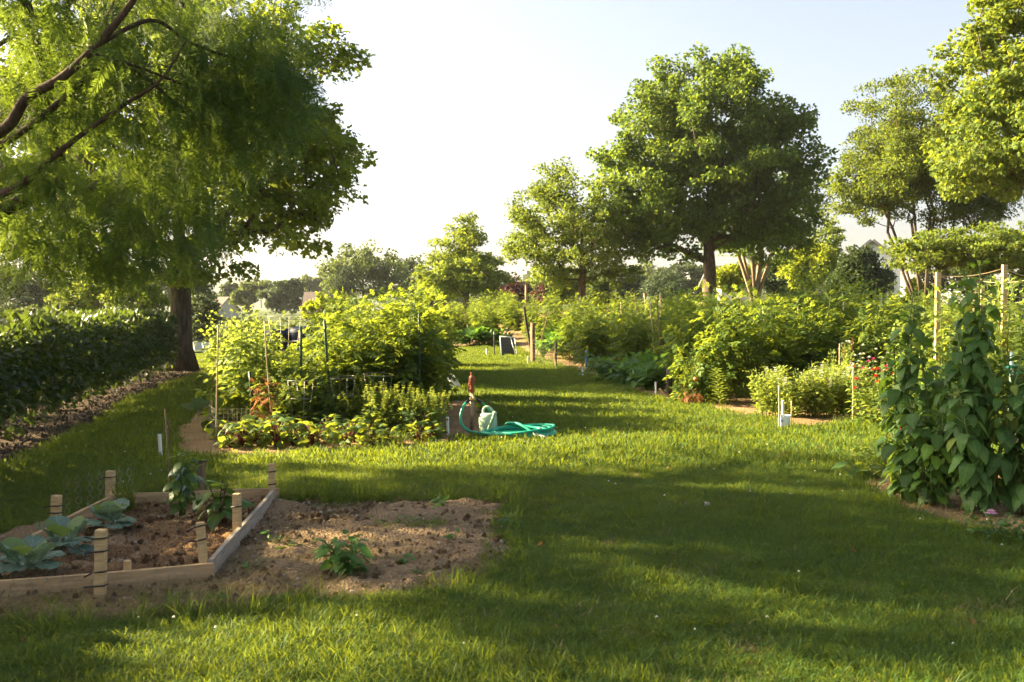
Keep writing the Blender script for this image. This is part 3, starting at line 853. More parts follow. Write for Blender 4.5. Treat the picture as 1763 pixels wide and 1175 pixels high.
# ---- maples and others behind the right plot
d = 47.0
base = np.array([DX(1222, d), d, float(gz(DX(1222, d), d))])
tree('maple_tree', 'tallest round maple with dense dark crown over the right plot', base, 1.5,
     [ell(1215, 270, 170, 170, d, 4.4), ell(1230, 200, 110, 110, d, 3.2), ell(1130, 330, 115, 110, d, 3.5), ell(1320, 310, 90, 120, d, 3.5), ell(1060, 370, 60, 70, d, 2), ell(1345, 250, 50, 70, d, 2)],
     620, 130, .52, .17, T_DIAM, 'maple', .29, 41, wid=1.35, shell=.36, lump=.25, flat=.75, droop=.35, minr=.02)
d = 45.0
base = np.array([DX(1002, d), d, float(gz(DX(1002, d), d))])
tree('maple_tree', 'smaller round leafy tree touching the left side of the tallest maple', base, 1.9,
     [ell(985, 400, 105, 95, d, 2.8), ell(935, 410, 70, 80, d, 2), ell(965, 320, 55, 45, d, 1.4), ell(1050, 440, 60, 55, d, 1.6)],
     260, 110, .40, .135, T_DIAM, 'elm', .17, 42, shell=.38, flat=.6, droop=.25, minr=.02)
d = 52.0
x0 = DX(1300, d); base = np.array([x0, d, float(gz(x0, d))])
tree('multi_stem_tree', 'vase shaped tree with fan of pale slim stems right of the tallest maple trunk', base, 2,
     [ell(1350, 385, 65, 70, d, 2.4), ell(1300, 400, 70, 60, d, 2.4), ell(1385, 340, 38, 60, d, 1.6)], 130, 110, .55, .18, T_DIAM, 'maple', .10, 43, bark='bark_pale',
     forks=[(-.95, -.2, 2.6), (-.62, .4, 2.7), (-.3, -.5, 2.7), (-.1, .2, 2.8), (.15, -.3, 2.8), (.42, .3, 2.7), (.75, -.2, 2.6)], shell=.5)
d = 62.0
x0 = DX(803, d); base = np.array([x0, d, float(gz(x0, d))])
tree('linden_tree', 'upright tree with pointed crown standing alone behind the end of the grass path', base, 2.0,
     [ell(796, 385, 17, 26, d), ell(795, 405, 30, 36, d), ell(793, 432, 52, 35, d), ell(795, 468, 82, 40, d), ell(770, 490, 55, 22, d), ell(840, 488, 48, 24, d)], 190, 90, .5, .2, T_DIAM, 'maple_bright', .2, 44, droop=.1, shell=.5, flat=.6, minr=.025)
d = 40.0
x0 = DX(1590, d); base = np.array([x0, d, float(gz(x0, d))])
tree('zelkova_tree', 'tall vase shaped tree with many slender rising stems behind the right trellis', base, 2,
     [ell(1560, 230, 100, 95, d, 3), ell(1520, 300, 85, 80, d, 2.6), ell(1640, 290, 110, 110, d, 3), ell(1480, 345, 55, 50, d, 1.6), ell(1700, 350, 70, 45, d, 2)], 560, 150, .42, .12, T_DIAM, 'elm', .055, 45, bark='bark',
     forks=[(-1.6, -.3, 3.4), (-1.1, .5, 3.6), (-.7, -.4, 3.8), (-.3, .3, 3.9), (.1, -.2, 3.9), (.5, .4, 3.8), (.95, -.4, 3.6), (1.5, .2, 3.3)], shell=.45, lump=.3, droop=.05, wid=.8)
d = 27.0
base = np.array([DX(1850, d), d, float(gz(DX(1850, d), d))])
tree('maple_tree', 'sunlit bright green maple reaching in from the right edge', base, 3.2,
     [ell(1800, 40, 120, 150, d, 3), ell(1770, 240, 165, 110, d, 2.8), ell(1850, 150, 220, 200, d, 4), ell(1690, 290, 70, 50, d, 1.6), ell(1850, -150, 150, 150, d, 3)],
     480, 120, .42, .125, T_MAPLE, 'maple_bright', .25, 46, shell=.42, lump=.25, flat=.55, droop=.35, minr=.012)
d = 33.0
x0 = DX(1680, d); base = np.array([x0, d, float(gz(x0, d))])
tree('dogwood_tree', 'wide low dogwood in flat layers of pale leaves behind the right trellis', base, .9,
     [ell(1600, 435, 75, 38, d, 1.8), ell(1690, 430, 80, 42, d, 2), ell(1780, 430, 80, 45, d, 2)], 190, 110, .36, .12, T_DIAM, 'elm', .12, 47, droop=.1, flat=.3, shell=.4)

# ================================================================== background trees and shrubs
def far_tree(name, label, px, base_py, d, ells, ncl, per, leaf, seed, clr=.06, ls=None, **kw):
    b = W(px, base_py, d)
    h = max(e[1] + e[3] for e in ells)
    es = [ell(e[0], e[1], e[2], e[3], d) for e in ells]
    s = max(e[3] for e in ells) * d / F
    kw.setdefault('tpl', T_DIAM)
    return tree(name, label, b, kw.pop('fork', .25 * s), es, ncl, per, kw.pop('cl', .3 * s), ls or .0032 * d, leaf=leaf, r0=kw.pop('r0', max(.05, .06 * s)), seed=seed, minr=.03, **kw)
far_tree('broad_tree', 'broad hazy tree in the middle distance right of the brown roof', 625, 545, 105, [(625, 465, 65, 48), (590, 490, 40, 50), (670, 490, 45, 45)], 120, 80, 'far', 61)
far_tree('broad_tree', 'dark hazy tree between the broad tree and the pointed tree', 715, 545, 112, [(712, 490, 38, 45), (745, 500, 30, 40)], 80, 70, 'far_dark', 62)
far_tree('spruce_tree', 'narrow pale spruce in front of the broad hazy tree', 590, 545, 90, [(590, 475, 10, 22), (590, 505, 20, 24), (590, 525, 27, 18)], 60, 70, 'conifer', 63, tpl=T_NARROW, cl=.5, droop=.5)
far_tree('round_tree', 'round dark tree left of the brown roof', 490, 540, 135, [(492, 508, 40, 27), (470, 512, 26, 22)], 80, 80, 'far_dark', 64)
far_tree('round_tree', 'pale round tree beside the grey roofed house', 425, 540, 140, [(424, 510, 26, 22), (440, 500, 22, 18)], 60, 70, 'far', 65)
far_tree('woodland_tree', 'far pale tree on the skyline above the round dark tree', 525, 530, 210, [(520, 490, 38, 13), (548, 488, 22, 14), (560, 484, 20, 14)], 60, 60, 'far', 66)
far_tree('woodland_tree', 'far hazy tree on the skyline left of the round dark tree', 450, 530, 230, [(452, 492, 30, 12), (420, 499, 30, 12)], 50, 60, 'far', 67)
far_tree('yellow_shrub', 'yellowish shrub below the brown roof', 555, 560, 62, [(556, 525, 26, 17), (536, 530, 20, 17), (580, 528, 18, 16)], 60, 60, 'yellow', 68, fork=.3)
far_tree('dark_shrub', 'dark rounded shrub behind the bench', 345, 590, 46, [(345, 545, 34, 36), (350, 575, 30, 18)], 60, 80, 'far_dark', 69, fork=.2)
far_tree('slim_tree', 'slim pale tree standing behind the oak trunk', 350, 560, 66, [(345, 500, 34, 38), (330, 470, 25, 25)], 70, 60, 'far', 70)
far_tree('dark_tree', 'tall dark tree far behind the hedge at the left edge', 70, 560, 75, [(55, 500, 60, 55), (110, 490, 40, 50), (10, 490, 40, 60)], 130, 70, 'far_dark', 71)
far_tree('spreading_tree', 'spreading dome shaped tree behind the hedge', 50, 570, 48, [(45, 550, 65, 22), (80, 548, 40, 18), (0, 552, 30, 20)], 110, 80, 'far', 72, fork=.3, flat=.35)
far_tree('young_tree', 'bright young tree behind the middle of the hedge', 155, 575, 44, [(150, 505, 48, 38), (185, 490, 35, 40), (120, 520, 35, 25)], 110, 70, 'maple_bright', 73)
far_tree('young_tree', 'brownish leafy tree behind the hedge beside the oak trunk', 225, 575, 42, [(228, 500, 42, 40), (255, 515, 32, 30), (205, 520, 25, 25)], 90, 70, 'elm', 74)
far_tree('purple_plum_tree', 'dark purple leaved tree left of the birdhouse pole', 878, 545, 82, [(880, 508, 24, 24), (900, 512, 18, 20)], 50, 70, 'purple', 75)
far_tree('purple_plum_tree', 'small reddish purple tree right of the birdhouse pole', 940, 545, 80, [(940, 510, 22, 22)], 40, 70, 'purple', 76)
far_tree('bright_shrub', 'tall yellow green shrub behind the smaller leafy tree trunk', 975, 545, 60, [(975, 515, 26, 34), (985, 495, 20, 26)], 60, 70, 'yellow', 77, fork=.3)
far_tree('bright_shrub', 'green shrub to the right of the smaller leafy tree trunk', 1030, 545, 58, [(1032, 512, 26, 30)], 50, 70, 'far', 78, fork=.3)
far_tree('spruce_tree', 'wide blue green spruce left of the tallest maple trunk', 1145, 545, 70, [(1145, 475, 18, 16), (1145, 495, 42, 18), (1148, 512, 50, 14)], 90, 90, 'conifer', 79, tpl=T_NARROW, cl=.55, flat=.35)
far_tree('dark_tree', 'dark tree filling the gap between the spruce and the small leafy tree', 1085, 545, 95, [(1080, 495, 40, 34), (1040, 490, 40, 36)], 70, 70, 'far_dark', 80)
far_tree('dark_tree', 'bluish distant tree above the spruce', 1190, 540, 120, [(1190, 490, 40, 36), (1160, 478, 30, 24)], 60, 70, 'far_dark', 81)
far_tree('yellow_tree', 'round yellow tree in front of the house with red shutters', 1394, 520, 62, [(1394, 455, 48, 36), (1370, 465, 28, 24), (1425, 462, 26, 28)], 130, 90, 'yellow', 82, fork=.9, cl=.5)
far_tree('yellow_tree', 'pale yellow tree in front of the beige house gable', 1262, 522, 60, [(1262, 476, 36, 22), (1245, 486, 24, 16)], 70, 80, 'yellow', 83, fork=.7, cl=.45)
far_tree('pale_tree', 'feathery pale green tree rising behind the round yellow tree', 1420, 515, 78, [(1415, 420, 35, 34), (1440, 395, 18, 18), (1400, 440, 36, 26)], 80, 60, 'maple_bright', 84)
far_tree('dark_tree', 'dark leafy tree in front of the white house', 1482, 520, 58, [(1478, 462, 36, 36), (1452, 488, 28, 24), (1490, 490, 24, 24), (1516, 484, 22, 22)], 130, 80, 'far_dark', 85)
far_tree('dark_shrub', 'dark conifer shrub between the two yellow trees', 1330, 525, 64, [(1330, 480, 22, 32), (1350, 500, 20, 20)], 60, 80, 'conifer', 86, fork=.3)
far_tree('golden_shrub', 'small golden conical shrub at the corner of the white house', 1580, 535, 52, [(1582, 505, 16, 26)], 40, 80, 'yellow', 87, fork=.3)
far_tree('round_shrub', 'clipped dark round shrub under the white house window', 1552, 530, 53, [(1552, 522, 14, 9)], 30, 80, 'far_dark', 88, fork=.1)
BGL = ['leafy tree at the far left beyond the hedge', 'leafy tree beyond the hedge left of the oak trunk', 'leafy tree showing just left of the oak trunk', 'small far tree above the bench', 'dark tree right behind the pointed tree', 'far tree between the pointed tree and the purple plum',
       'dark far tree behind the birdhouse pole', 'far tree behind the smaller round tree trunk', 'dark tree behind the blue green spruce', 'far tree behind the tallest maple trunk', 'dark far tree behind the fan of pale stems', 'leafy tree filling the right edge beyond the dogwood', 'dark tree under the vase shaped tree', 'leafy shrubby tree behind the tallest trellis post', 'dark shrubby tree at the right edge behind the trellis']
k = 0
for (a, b, rx, ry, d) in ((-60, 480, 90, 60, 95), (190, 470, 60, 40, 100), (280, 490, 50, 40, 105), (395, 505, 20, 16, 160), (760, 505, 40, 26, 130), (850, 505, 40, 28, 125), (920, 495, 50, 26, 140), (1000, 490, 50, 30, 135), (1110, 480, 40, 34, 140), (1240, 490, 40, 30, 130), (1300, 480, 50, 30, 130), (1800, 440, 90, 50, 75), (1640, 470, 60, 30, 70), (1725, 495, 70, 34, 62), (1790, 505, 60, 34, 64)):
    far_tree('background_tree', BGL[k], a, 545, d, [(a, b, rx, ry), (a + rx * .5, b + 12, rx * .6, ry * .8), (a - rx * .5, b + 14, rx * .6, ry * .75)], 70, 60, ('far', 'far_dark')[k % 2], 101 + k, group='trees beyond the gardens'); k += 1

# ================================================================== houses
def box_part(name, c, s, mat, par, rot=0.0): return part(name, MB().box((0, 0, 0), s, rot), mat, par, True, c)
def gable(w, dp, h, over, th=.18):          # roof of two slabs with the ridge along x
    mb = MB()
    for sg in (-1, 1):
        a = np.array([0, sg * (dp / 2 + over), -over * h / (dp / 2)]); b = np.array([0, 0, h])
        n_ = unit(np.cross([1, 0, 0], b - a)) * (1 if sg < 0 else -1) * th
        v = [[s * (w / 2 + over), *(q[1:])] for q in (a, b, b + n_, a + n_) for s in (-1, 1)]
        mb.add(v, quad=[[0, 1, 3, 2], [2, 3, 5, 4], [4, 5, 7, 6], [6, 7, 1, 0], [0, 2, 4, 6], [1, 7, 5, 3]])
    return mb
def window(par, c, w, h, panes=2, frame='white_paint'):
    f = box_part('window', c, (w, .10, h), M[frame], par)
    for i in range(panes):
        link('pane', MB().box((0, 0, 0), (w / panes - .12, .06, h - .18)).mesh('pane', M['glass'], True), f, (-w / 2 + w / panes * (i + .5), -.04, 0))
    return f
def house(label, c, w, dp, h, rh, wall, roof, rot=0.0, wins=(), shutters=(), gable_front=False):
    t = thing('house', label, 'house', c, rot)
    box_part('wall', (0, 0, h / 2), (w, dp, h), M[wall], t)
    if gable_front:
        mb = MB(); y = dp / 2
        mb.add([[-w / 2, -y, h], [w / 2, -y, h], [0, -y, h + rh], [-w / 2, y, h], [w / 2, y, h], [0, y, h + rh]], tri=[[0, 1, 2], [4, 3, 5]], quad=[[0, 2, 5, 3], [2, 1, 4, 5]])
        part('gable', mb, M[wall], t, True)
        part('roof', gable(dp, w, rh, .35), M[roof], t, True, (0, 0, h + .02), (0, 0, math.pi / 2))
    else:
        for x in (-w / 2, w / 2): part('gable', MB().add([[x, -dp / 2, h], [x, dp / 2, h], [x, 0, h + rh]], tri=[[1, 0, 2]]), M[wall], t, True)
        part('roof', gable(w, dp, rh, .35), M[roof], t, True, (0, 0, h + .02))
    for (x, z, ww, wh) in wins: window(t, (x, -dp / 2 - .03, z), ww, wh)
    for (x, z, ww, wh) in shutters: box_part('shutter', (x, -dp / 2 - .04, z), (ww, .08, wh), M['red_shutter'], t)
    return t
d = 84; k = d / F
c = W(1345, 545, d)
house('long low beige house with a red shutter behind the yellow trees', (c[0], d + 4, c[2]), 208 * k, 8, 2.75, 1.5, 'siding', 'roof_grey',
      0, [(-78 * k, 1.85, .9, 1.1), (46 * k, 1.85, 1.5, 1.3), (-5 * k, 1.85, 1.2, 1.2)], [(35 * k, 1.85, .5, 1.3)])
d = 66; k = d / F
c = W(1538, 528, d)
house('white house with tall windows partly hidden behind the dogwood', (c[0], d + 4, c[2] - .1), 92 * k, 8, 2.9, 1.5, 'white_paint', 'roof_grey',
      R(-20), [(9 * k, 1.35, 1.0, 1.9), (26 * k, 1.35, .9, 1.9), (-30 * k, 1.5, 1.2, 1.4)], gable_front=True)
d = 150; k = d / F
c = W(378, 535, d)
house('distant house with pale brown roof behind the bench', (c[0], d, c[2] - 3.6), 30 * k, 7, 3.6, 1.9, 'siding', 'roof', -.2, [(-.6, 2.4, .9, 1.2), (.8, 2.4, .8, 1.2)])
d = 125; k = d / F
c = W(545, 530, d)
house('distant house whose brown roof shows between hazy trees', (c[0], d, c[2] - 2.9), 32 * k, 7, 2.4, 2.3, 'siding', 'roof', .1, [(-.7, 1.5, .8, 1.0)])

# ================================================================== hedge
rng = np.random.default_rng(77)
h0, h1 = np.array([-3.9, 1.5]), np.array([-8.05, 23.6])
hl = np.linalg.norm(h1 - h0); hd = (h1 - h0) / hl; hn = np.array([hd[1], -hd[0]])      # hn points to the lawn
hedge = thing('hedge', 'long clipped leafy hedge along the dark mulch strip', 'hedge', (*h0, 0), 0)
N = 62000
s_ = rng.uniform(0, hl, N); wdt = 1.15; face = rng.random(N)
lump = .16 * (fbm(s_ * .9, np.zeros(N), 3) - .5) * 2
a = np.where(face < .42, 0, rng.uniform(0, wdt, N)); z = np.where(face < .42, rng.uniform(.16, 1.3, N), np.where(face < .62, 1.3, rng.uniform(.4, 1.26, N)))
z = np.where((face < .42) & (z < .34 + .22 * (fbm(s_ * 1.7, s_ * 0, 9) - .5)) & (rng.random(N) < .85), z + .55, z)
bulge = .22 * (fbm(s_ * 1.3, z * 1.8, 5) - .4)
a = a - np.where(face < .42, bulge + rng.normal(0, .05, N), 0) + np.where(face < .42, .12 * np.maximum(0, .6 - z), 0)
z = z + lump * np.where(z > 1, 1, .3) + np.where((face >= .42) & (face < .62), rng.normal(0, .05, N) + .12 * (rng.random(N) > .97), 0)
xy = np.stack([-hn[0] * a + hd[0] * s_, -hn[1] * a + hd[1] * s_], -1)
pos = np.concatenate([xy, z[:, None]], 1)
fr = np.array([*hn, .2]); o = np.where((face < .42)[:, None], fr, np.array([0, 0, 1.]))
dr = unit(o * .5 + rng.normal(0, .6, (N, 3)) + np.where((face < .42)[:, None], (0, 0, -.25), (0, 0, .3)))
l = MB(); l.leaves(T_OVAL, pos, dr, o * .8 + rng.normal(0, .5, (N, 3)) + (0, 0, .25), .105 * rng.uniform(.6, 1.3, N), np.clip(rng.normal(.45, .25, N), 0, 1))
part('foliage', l, LM['hedge'], hedge)
for i in range(20):
    s0 = 2.2 + i * (hl - 2.6) / 19 + rng.uniform(-.2, .2); mb = MB(); b0 = hd * s0 - hn * rng.uniform(.45, .7)
    for j in range(6):
        e = b0 + hd * rng.uniform(-.45, .45) + hn * rng.uniform(-.25, .4)
        t = np.linspace(0, 1, 6)[:, None]
        p3 = np.concatenate([b0 + rng.normal(0, .05, 2) + (e - b0) * t ** 1.3, rng.uniform(.7, 1.0) * t], 1)
        mb.tube(p3, np.linspace(.022, .009, 6), 6)
    part('stem', mb, M['bark_pale'], hedge)

# ================================================================== bench behind the oak
b = G(345, 624)
bench = thing('park_bench', 'low black bench with sunlit back slats beside the oak trunk', 'bench', b, R(-38)); bench.scale = (1.15, 1.0, 1.15)
mb = MB()
for i in range(5): part('back_slat', MB().box((0, 0, 0), (.03, .27, .20)), M['white_paint'], bench, True, (-.1 - .001 * i, -.6 + i * .3, .40), (0, -.35, 0))  # slats of the black bench coloured white to stand in for sunlight
for i in range(4): part('seat_slat', MB().box((0, 0, 0), (.07, 1.5, .025)), M['black_metal'], bench, True, (-.02 + i * .085, 0, .26))
for y in (-.72, .72):
    part('leg', MB().beam((.22, y, -.02), (.24, y, .26), .04, .04, (0, 1, 0)).beam((-.08, y, -.02), (-.18, y, .55), .04, .04, (0, 1, 0)), M['black_metal'], bench, True)
    part('armrest', MB().tube([(-.15, y, .5), (.05, y, .47), (.22, y, .42), (.25, y, .26)], .018, 6), M['black_metal'], bench)
part('back_rail', MB().tube([(-.17, -.75, .55), (-.17, .75, .55)], .02, 6), M['black_metal'], bench)

# ================================================================== raised bed
bed = thing('raised_bed', 'raised bed of pine boards with nailed corner stakes, cabbages inside', 'raised bed', (*((FR + FL + BR + BL) / 4), 0))
bc = np.array([*((FR + FL + BR + BL) / 4), 0])
def b3(p, z): return np.array([p[0], p[1], z]) - bc
def board(a, b, z0, z1, mat):
    a = np.asarray(a); b = np.asarray(b)
    o = MB(); L = b - a; n_ = 10; t = np.linspace(0, 1, n_)
    dirv = L / np.linalg.norm(L); sd = np.array([-dirv[1], dirv[0]]) * .013
    v = []
    for i in range(n_):
        p = a + L * t[i]; w_ = .006 * math.sin(5 * t[i] + z1 * 9); top = z1 + .004 * math.sin(7 * t[i])
        for s, z in ((1, z0), (1, top), (-1, top), (-1, z0)): v.append([*(p + sd * s + sd * w_ * 20 * 0), z])
    q = [[i * 4 + j, i * 4 + (j + 1) % 4, i * 4 + 4 + (j + 1) % 4, i * 4 + 4 + j] for i in range(n_ - 1) for j in range(4)]
    q += [[0, 3, 2, 1], [(n_ - 1) * 4 + k for k in range(4)]]
    v = np.array(v) - bc
    o.add(v, quad=q)
    part('board', o, M[mat], bed, True)
ex = (FR - FL) / np.linalg.norm(FR - FL)
board(FL - ex * .5, FR + ex * .02, -.02, .115, 'board'); board(FR + (-.012, .03), BR + (0, -.02), -.02, .125, 'board_grey')
board(BR + (.03, 0), BL, -.02, .12, 'board'); board(BL + (0, -.02), FL + (-.02, .02), -.02, .115, 'board')
def stake(px, top_py, d, wd, dp, ties, lean=0.0, tilt=0.0, mat='pine', hmin=0):
    p = np.array([DX(px, d), d]); h = W(px, top_py, d)[2]
    o = MB(); c_ = .002
    v = []
    for z, q in ((-.08, 0), (h - .003, 0), (h, c_)):
        for a_, b_ in ((-1, -1), (1, -1), (1, 1), (-1, 1)): v.append([a_ * (wd / 2 - q), b_ * (dp / 2 - q), z])
    o.add(v, quad=[[0, 1, 5, 4], [1, 2, 6, 5], [2, 3, 7, 6], [3, 0, 4, 7], [4, 5, 9, 8], [5, 6, 10, 9], [6, 7, 11, 10], [7, 4, 8, 11], [8, 9, 10, 11]])
    s = part('stake', o, M[mat], bed, True, b3(p, 0), (tilt, lean, random.uniform(-.2, .2)))
    for z in ties:
        e = .004
        y = [(-wd / 2 - e, -dp / 2 - e, z), (wd / 2 + e, -dp / 2 - e, z + .006), (wd / 2 + e, dp / 2 + e, z), (-wd / 2 - e, dp / 2 + e, z - .004), (-wd / 2 - e, -dp / 2 - e, z)]
        if random.random() < .6: y += [(-wd / 2 - .05, -dp / 2 - .01, z - .015 + random.uniform(-.02, .03))]
        link('tie', MB().tube(y, .0045, 5).mesh('tie', M['tie']), s)
stake(166, 912, 5.28, .052, .045, (.34, .27, .16, .085), R(1.5)); stake(349, 900, 5.66, .044, .04, (.32, .24, .09), R(-5), R(-3))
stake(405, 850, 6.52, .045, .045, (.26,)); stake(466, 799, 7.86, .05, .045, (.27, .17)); stake(343, 795, 7.99, .055, .05, (.33,), R(1), mat='old_wood')
stake(185, 811, 7.78, .058, .05, (.24, ), R(2)); stake(90, 853, 6.9, .055, .05, (.19, .14), R(3)); stake(214, 965, 5.52, .035, .03, (), 0)
# chicken wire around the bed
def chicken_wire(name, label, origin, ux, uy, nx, ny, cell, sag, cat='netting', par=None):
    origin, ux, uy = np.asarray(origin, float), np.asarray(ux, float), np.asarray(uy, float)
    nrm_ = unit(np.cross(ux, uy)); mb = MB()
    for i in range(nx):
        pts = []
        for j in range(ny * 2 + 1):
            s = ((j // 1) % 4); off = (.5 if s in (1, 2) else 0) * (1 if i % 2 == 0 else -1)
            a, b_ = i + off * .98 + (0.5 if i % 2 else 0) * 0, j * .5
            A, B = a * cell, b_ * cell
            pts.append(origin + ux * A + uy * B + nrm_ * sag * math.sin(A * 5 + B * 3) * (.4 + B))
        mb.tube(pts, .0016, 3, cap=False)
    t = thing(name, label, cat, (0, 0, 0)); part('mesh', mb, M['wire'], t); return t
pO = G(95, 905)
chicken_wire('chicken_wire', 'curl of loose chicken wire standing behind the left stakes of the raised bed', (pO[0], pO[1] + .15, .0), (.86, .5, .05), (-.1, .1, .98), 14, 9, .038, .22)
fo = FL - ex * .5
chicken_wire('chicken_wire', 'chicken wire pinned along the front board of the raised bed', (fo[0] + .0, fo[1] - .035, .0), (*ex, 0), (0, -.06, 1), 46, 3, .04, .03)

# cabbages: every leaf a part
def cabbage(label, x, y, r, seed, z=.05):
    rg = random.Random(seed)
    t = thing('cabbage', label, 'cabbage', (x, y, z), rg.uniform(0, 6), 'cabbages in the raised bed')
    vs = [leaf_mesh('cab%d' % i, big_leaf(i, .52, (.22, .1, -.15)[i], .22, .0, .07, 9, True), LM['cabbage'], .2 + .25 * i) for i in range(3)]
    hs = [leaf_mesh('cabh%d' % i, big_leaf(9 + i, .52, .12, .3, 0, .04, 8, True), LM['cabbage_heart'], .4) for i in range(2)]
    for i in range(13):
        a = i * 2.4 + rg.uniform(-.2, .2); ring = 0 if i < 6 else (1 if i < 10 else 2)
        el = (rg.uniform(.12, .4), rg.uniform(.6, .95), rg.uniform(1.2, 1.9))[ring]; sz = r * (1.05, .95, .72)[ring] * rg.uniform(.85, 1.12)
        me = vs[i % 2] if ring == 0 else (vs[2] if ring == 1 else hs[i % 2])
        leaf_obj(me, t, (math.cos(a) * .04, math.sin(a) * .04, .02 + .008 * i), (math.cos(a), math.sin(a), el), (-math.cos(a) * .5, -math.sin(a) * .5, 1), sz, 'heart_leaf' if ring == 2 else 'leaf')
cabbage('sunlit cabbage with bright heart, nearest the back of the raised bed', DX(182, 6.75), 6.75, .155, 1)
cabbage('cabbage between the sunlit one and the front corner one', DX(105, 6.15), 6.15, .165, 2)
cabbage('cabbage at the front corner of the raised bed', DX(38, 5.62), 5.62, .17, 3)

# plants with single leaves as parts
def leafy_plant(name, label, cat, x, y, h, nst, n, keys, size, spread, seed, stemmat='stem', group=None, z=0.0, drp=.45, pet=.05, low=.12, top=None, lean=0.0, r=.008, column=False, nrup=.85):
    rg = random.Random(seed); rn = np.random.default_rng(seed)
    t = thing(name, label, cat, (x, y, float(gz(x, y)) + z), 0, group)
    st = stems_up(rn, nst, h, spread, .05, .03)
    mb = tubes(st, r, r * .45, 6)
    jobs = []
    for i in range(n):
        s = st[i % nst]; q = low + (1 - low) * ((i // nst + rg.random() * .6) / (n / nst)); q = min(q, .995)
        k = q * (len(s) - 1); j = min(int(k), len(s) - 2); p = s[j] + (s[j + 1] - s[j]) * (k - j)
        a = i * 2.39996 + rg.uniform(-.4, .4); o = np.array([math.cos(a), math.sin(a), 0])
        sz = size * rg.uniform(.55, 1.3) * (1 - .5 * max(0, q - .75) / .25)
        pl = pet * rg.uniform(.5, 1.4) * (1 if q < .9 else .4)
        e = p + o * pl + np.array([0, 0, pl * .5])
        mb.tube([p, e], r * .35, 4)
        up_ = rg.gauss(-drp, .25) if q < .88 else rg.uniform(.1, .8)
        jobs.append((keys[rg.randrange(len(keys))] if q < .93 or top is None else top, e, (o[0], o[1], up_), (o[0] * .5 + rg.gauss(0, .25), o[1] * .5 + rg.gauss(0, .25), nrup + rg.gauss(0, .2)), sz))
    part('stem', mb, M[stemmat], t)
    for (me, e, dr_, nr_, sz) in jobs: leaf_obj(me, t, e, dr_, nr_, sz)
    return t
PEP = [leaf_mesh('pep%d' % i, big_leaf(20 + i, .3, .4, .12, .02, .012, 5), LM['pepper'], .25 + .25 * i) for i in range(3)]
EGG = [leaf_mesh('egg%d' % i, big_leaf(24 + i, .36, .3, .1, .05, .03, 5), LM['pepper'], .4 + .2 * i) for i in range(2)]
pepper = leafy_plant('pepper_plant', 'staked broad leaved pepper plant with a blue ribbon in the raised bed', 'pepper plant', DX(306, 7.25), 7.25, .48, 3, 84, PEP, .09, .09, 5, z=.05, drp=.4)
part('ribbon', MB().beam((-.02, -.05, .24), (.06, -.06, .36), .03, .006).beam((.04, -.06, .14), (.065, -.07, .26), .025, .006).tube([(-.05, -.03, .3), (.0, -.06, .32), (.06, -.02, .31), (.02, .05, .3), (-.05, -.03, .3)], .008, 5), M['ribbon'], pepper, True)
part('cane', MB().tube([(-.06, .02, -.05), (-.11, .03, .78)], .006, 6), M['old_wood'], pepper)
leafy_plant('eggplant_plant', 'dark leaved eggplant with purple stem at the right end of the raised bed', 'eggplant', DX(378, 7.0), 7.0, .30, 3, 22, EGG, .15, .12, 6, 'bark_cypress', z=.05, drp=.35)
SOY = [leaf_mesh('soy%d' % i, big_leaf(30 + i, .30, .3, .1, .0, .01, 5), LM['seedling'], .3 + .25 * i) for i in range(3)]
leafy_plant('sunflower_seedling', 'bushy green seedling alone in the middle of the bare soil patch', 'seedling', DX(600, 5.75), 5.75, .25, 6, 84, SOY, .085, .15, 7, drp=.15)

# weeds scattered on the bare soil
WEED = [leaf_mesh('weed%d' % i, big_leaf(34 + i, .22, .25, .1, .0, .01, 4), LM['seedling'], .5 + .3 * i) for i in range(2)]
k = 0
for (a, b_, hh, nn, lbl) in ((768, 878, .13, 22, 'tall pale weed at the back edge of the bare soil patch'), (702, 910, .10, 16, 'bright small weed left of the grassy streak on the bare soil'), (473, 940, .10, 16, 'pale feathery weed near the raised bed corner stake'), (437, 990, .08, 12, 'weed sprig on dry soil beside the right board of the bed'), (505, 955, .08, 10, 'thin weed between the raised bed and the big seedling'), (685, 980, .09, 12, 'weed just right of the big seedling'), (362, 1040, .09, 12, 'pale leafed sprig by the front stake of the bed'), (784, 938, .07, 8, 'bright grassy sprout on the sunlit patch of soil'), (860, 905, .09, 10, 'small weed where the bare soil meets the lawn'), (640, 905, .06, 8, 'tiny weed at the back of the bare soil'), (672, 885, .05, 8, 'low weed near the back edge of the bare soil'), (735, 1000, .07, 9, 'weed near the front edge of the bare soil')):
    p_ = G(a, b_); leafy_plant('weed', lbl, 'weed', p_[0], p_[1], hh, 2 + k % 2, nn, WEED, .075, .05, 200 + k, group='weeds on the bare soil', drp=-.1, r=.003, pet=.01); k += 1

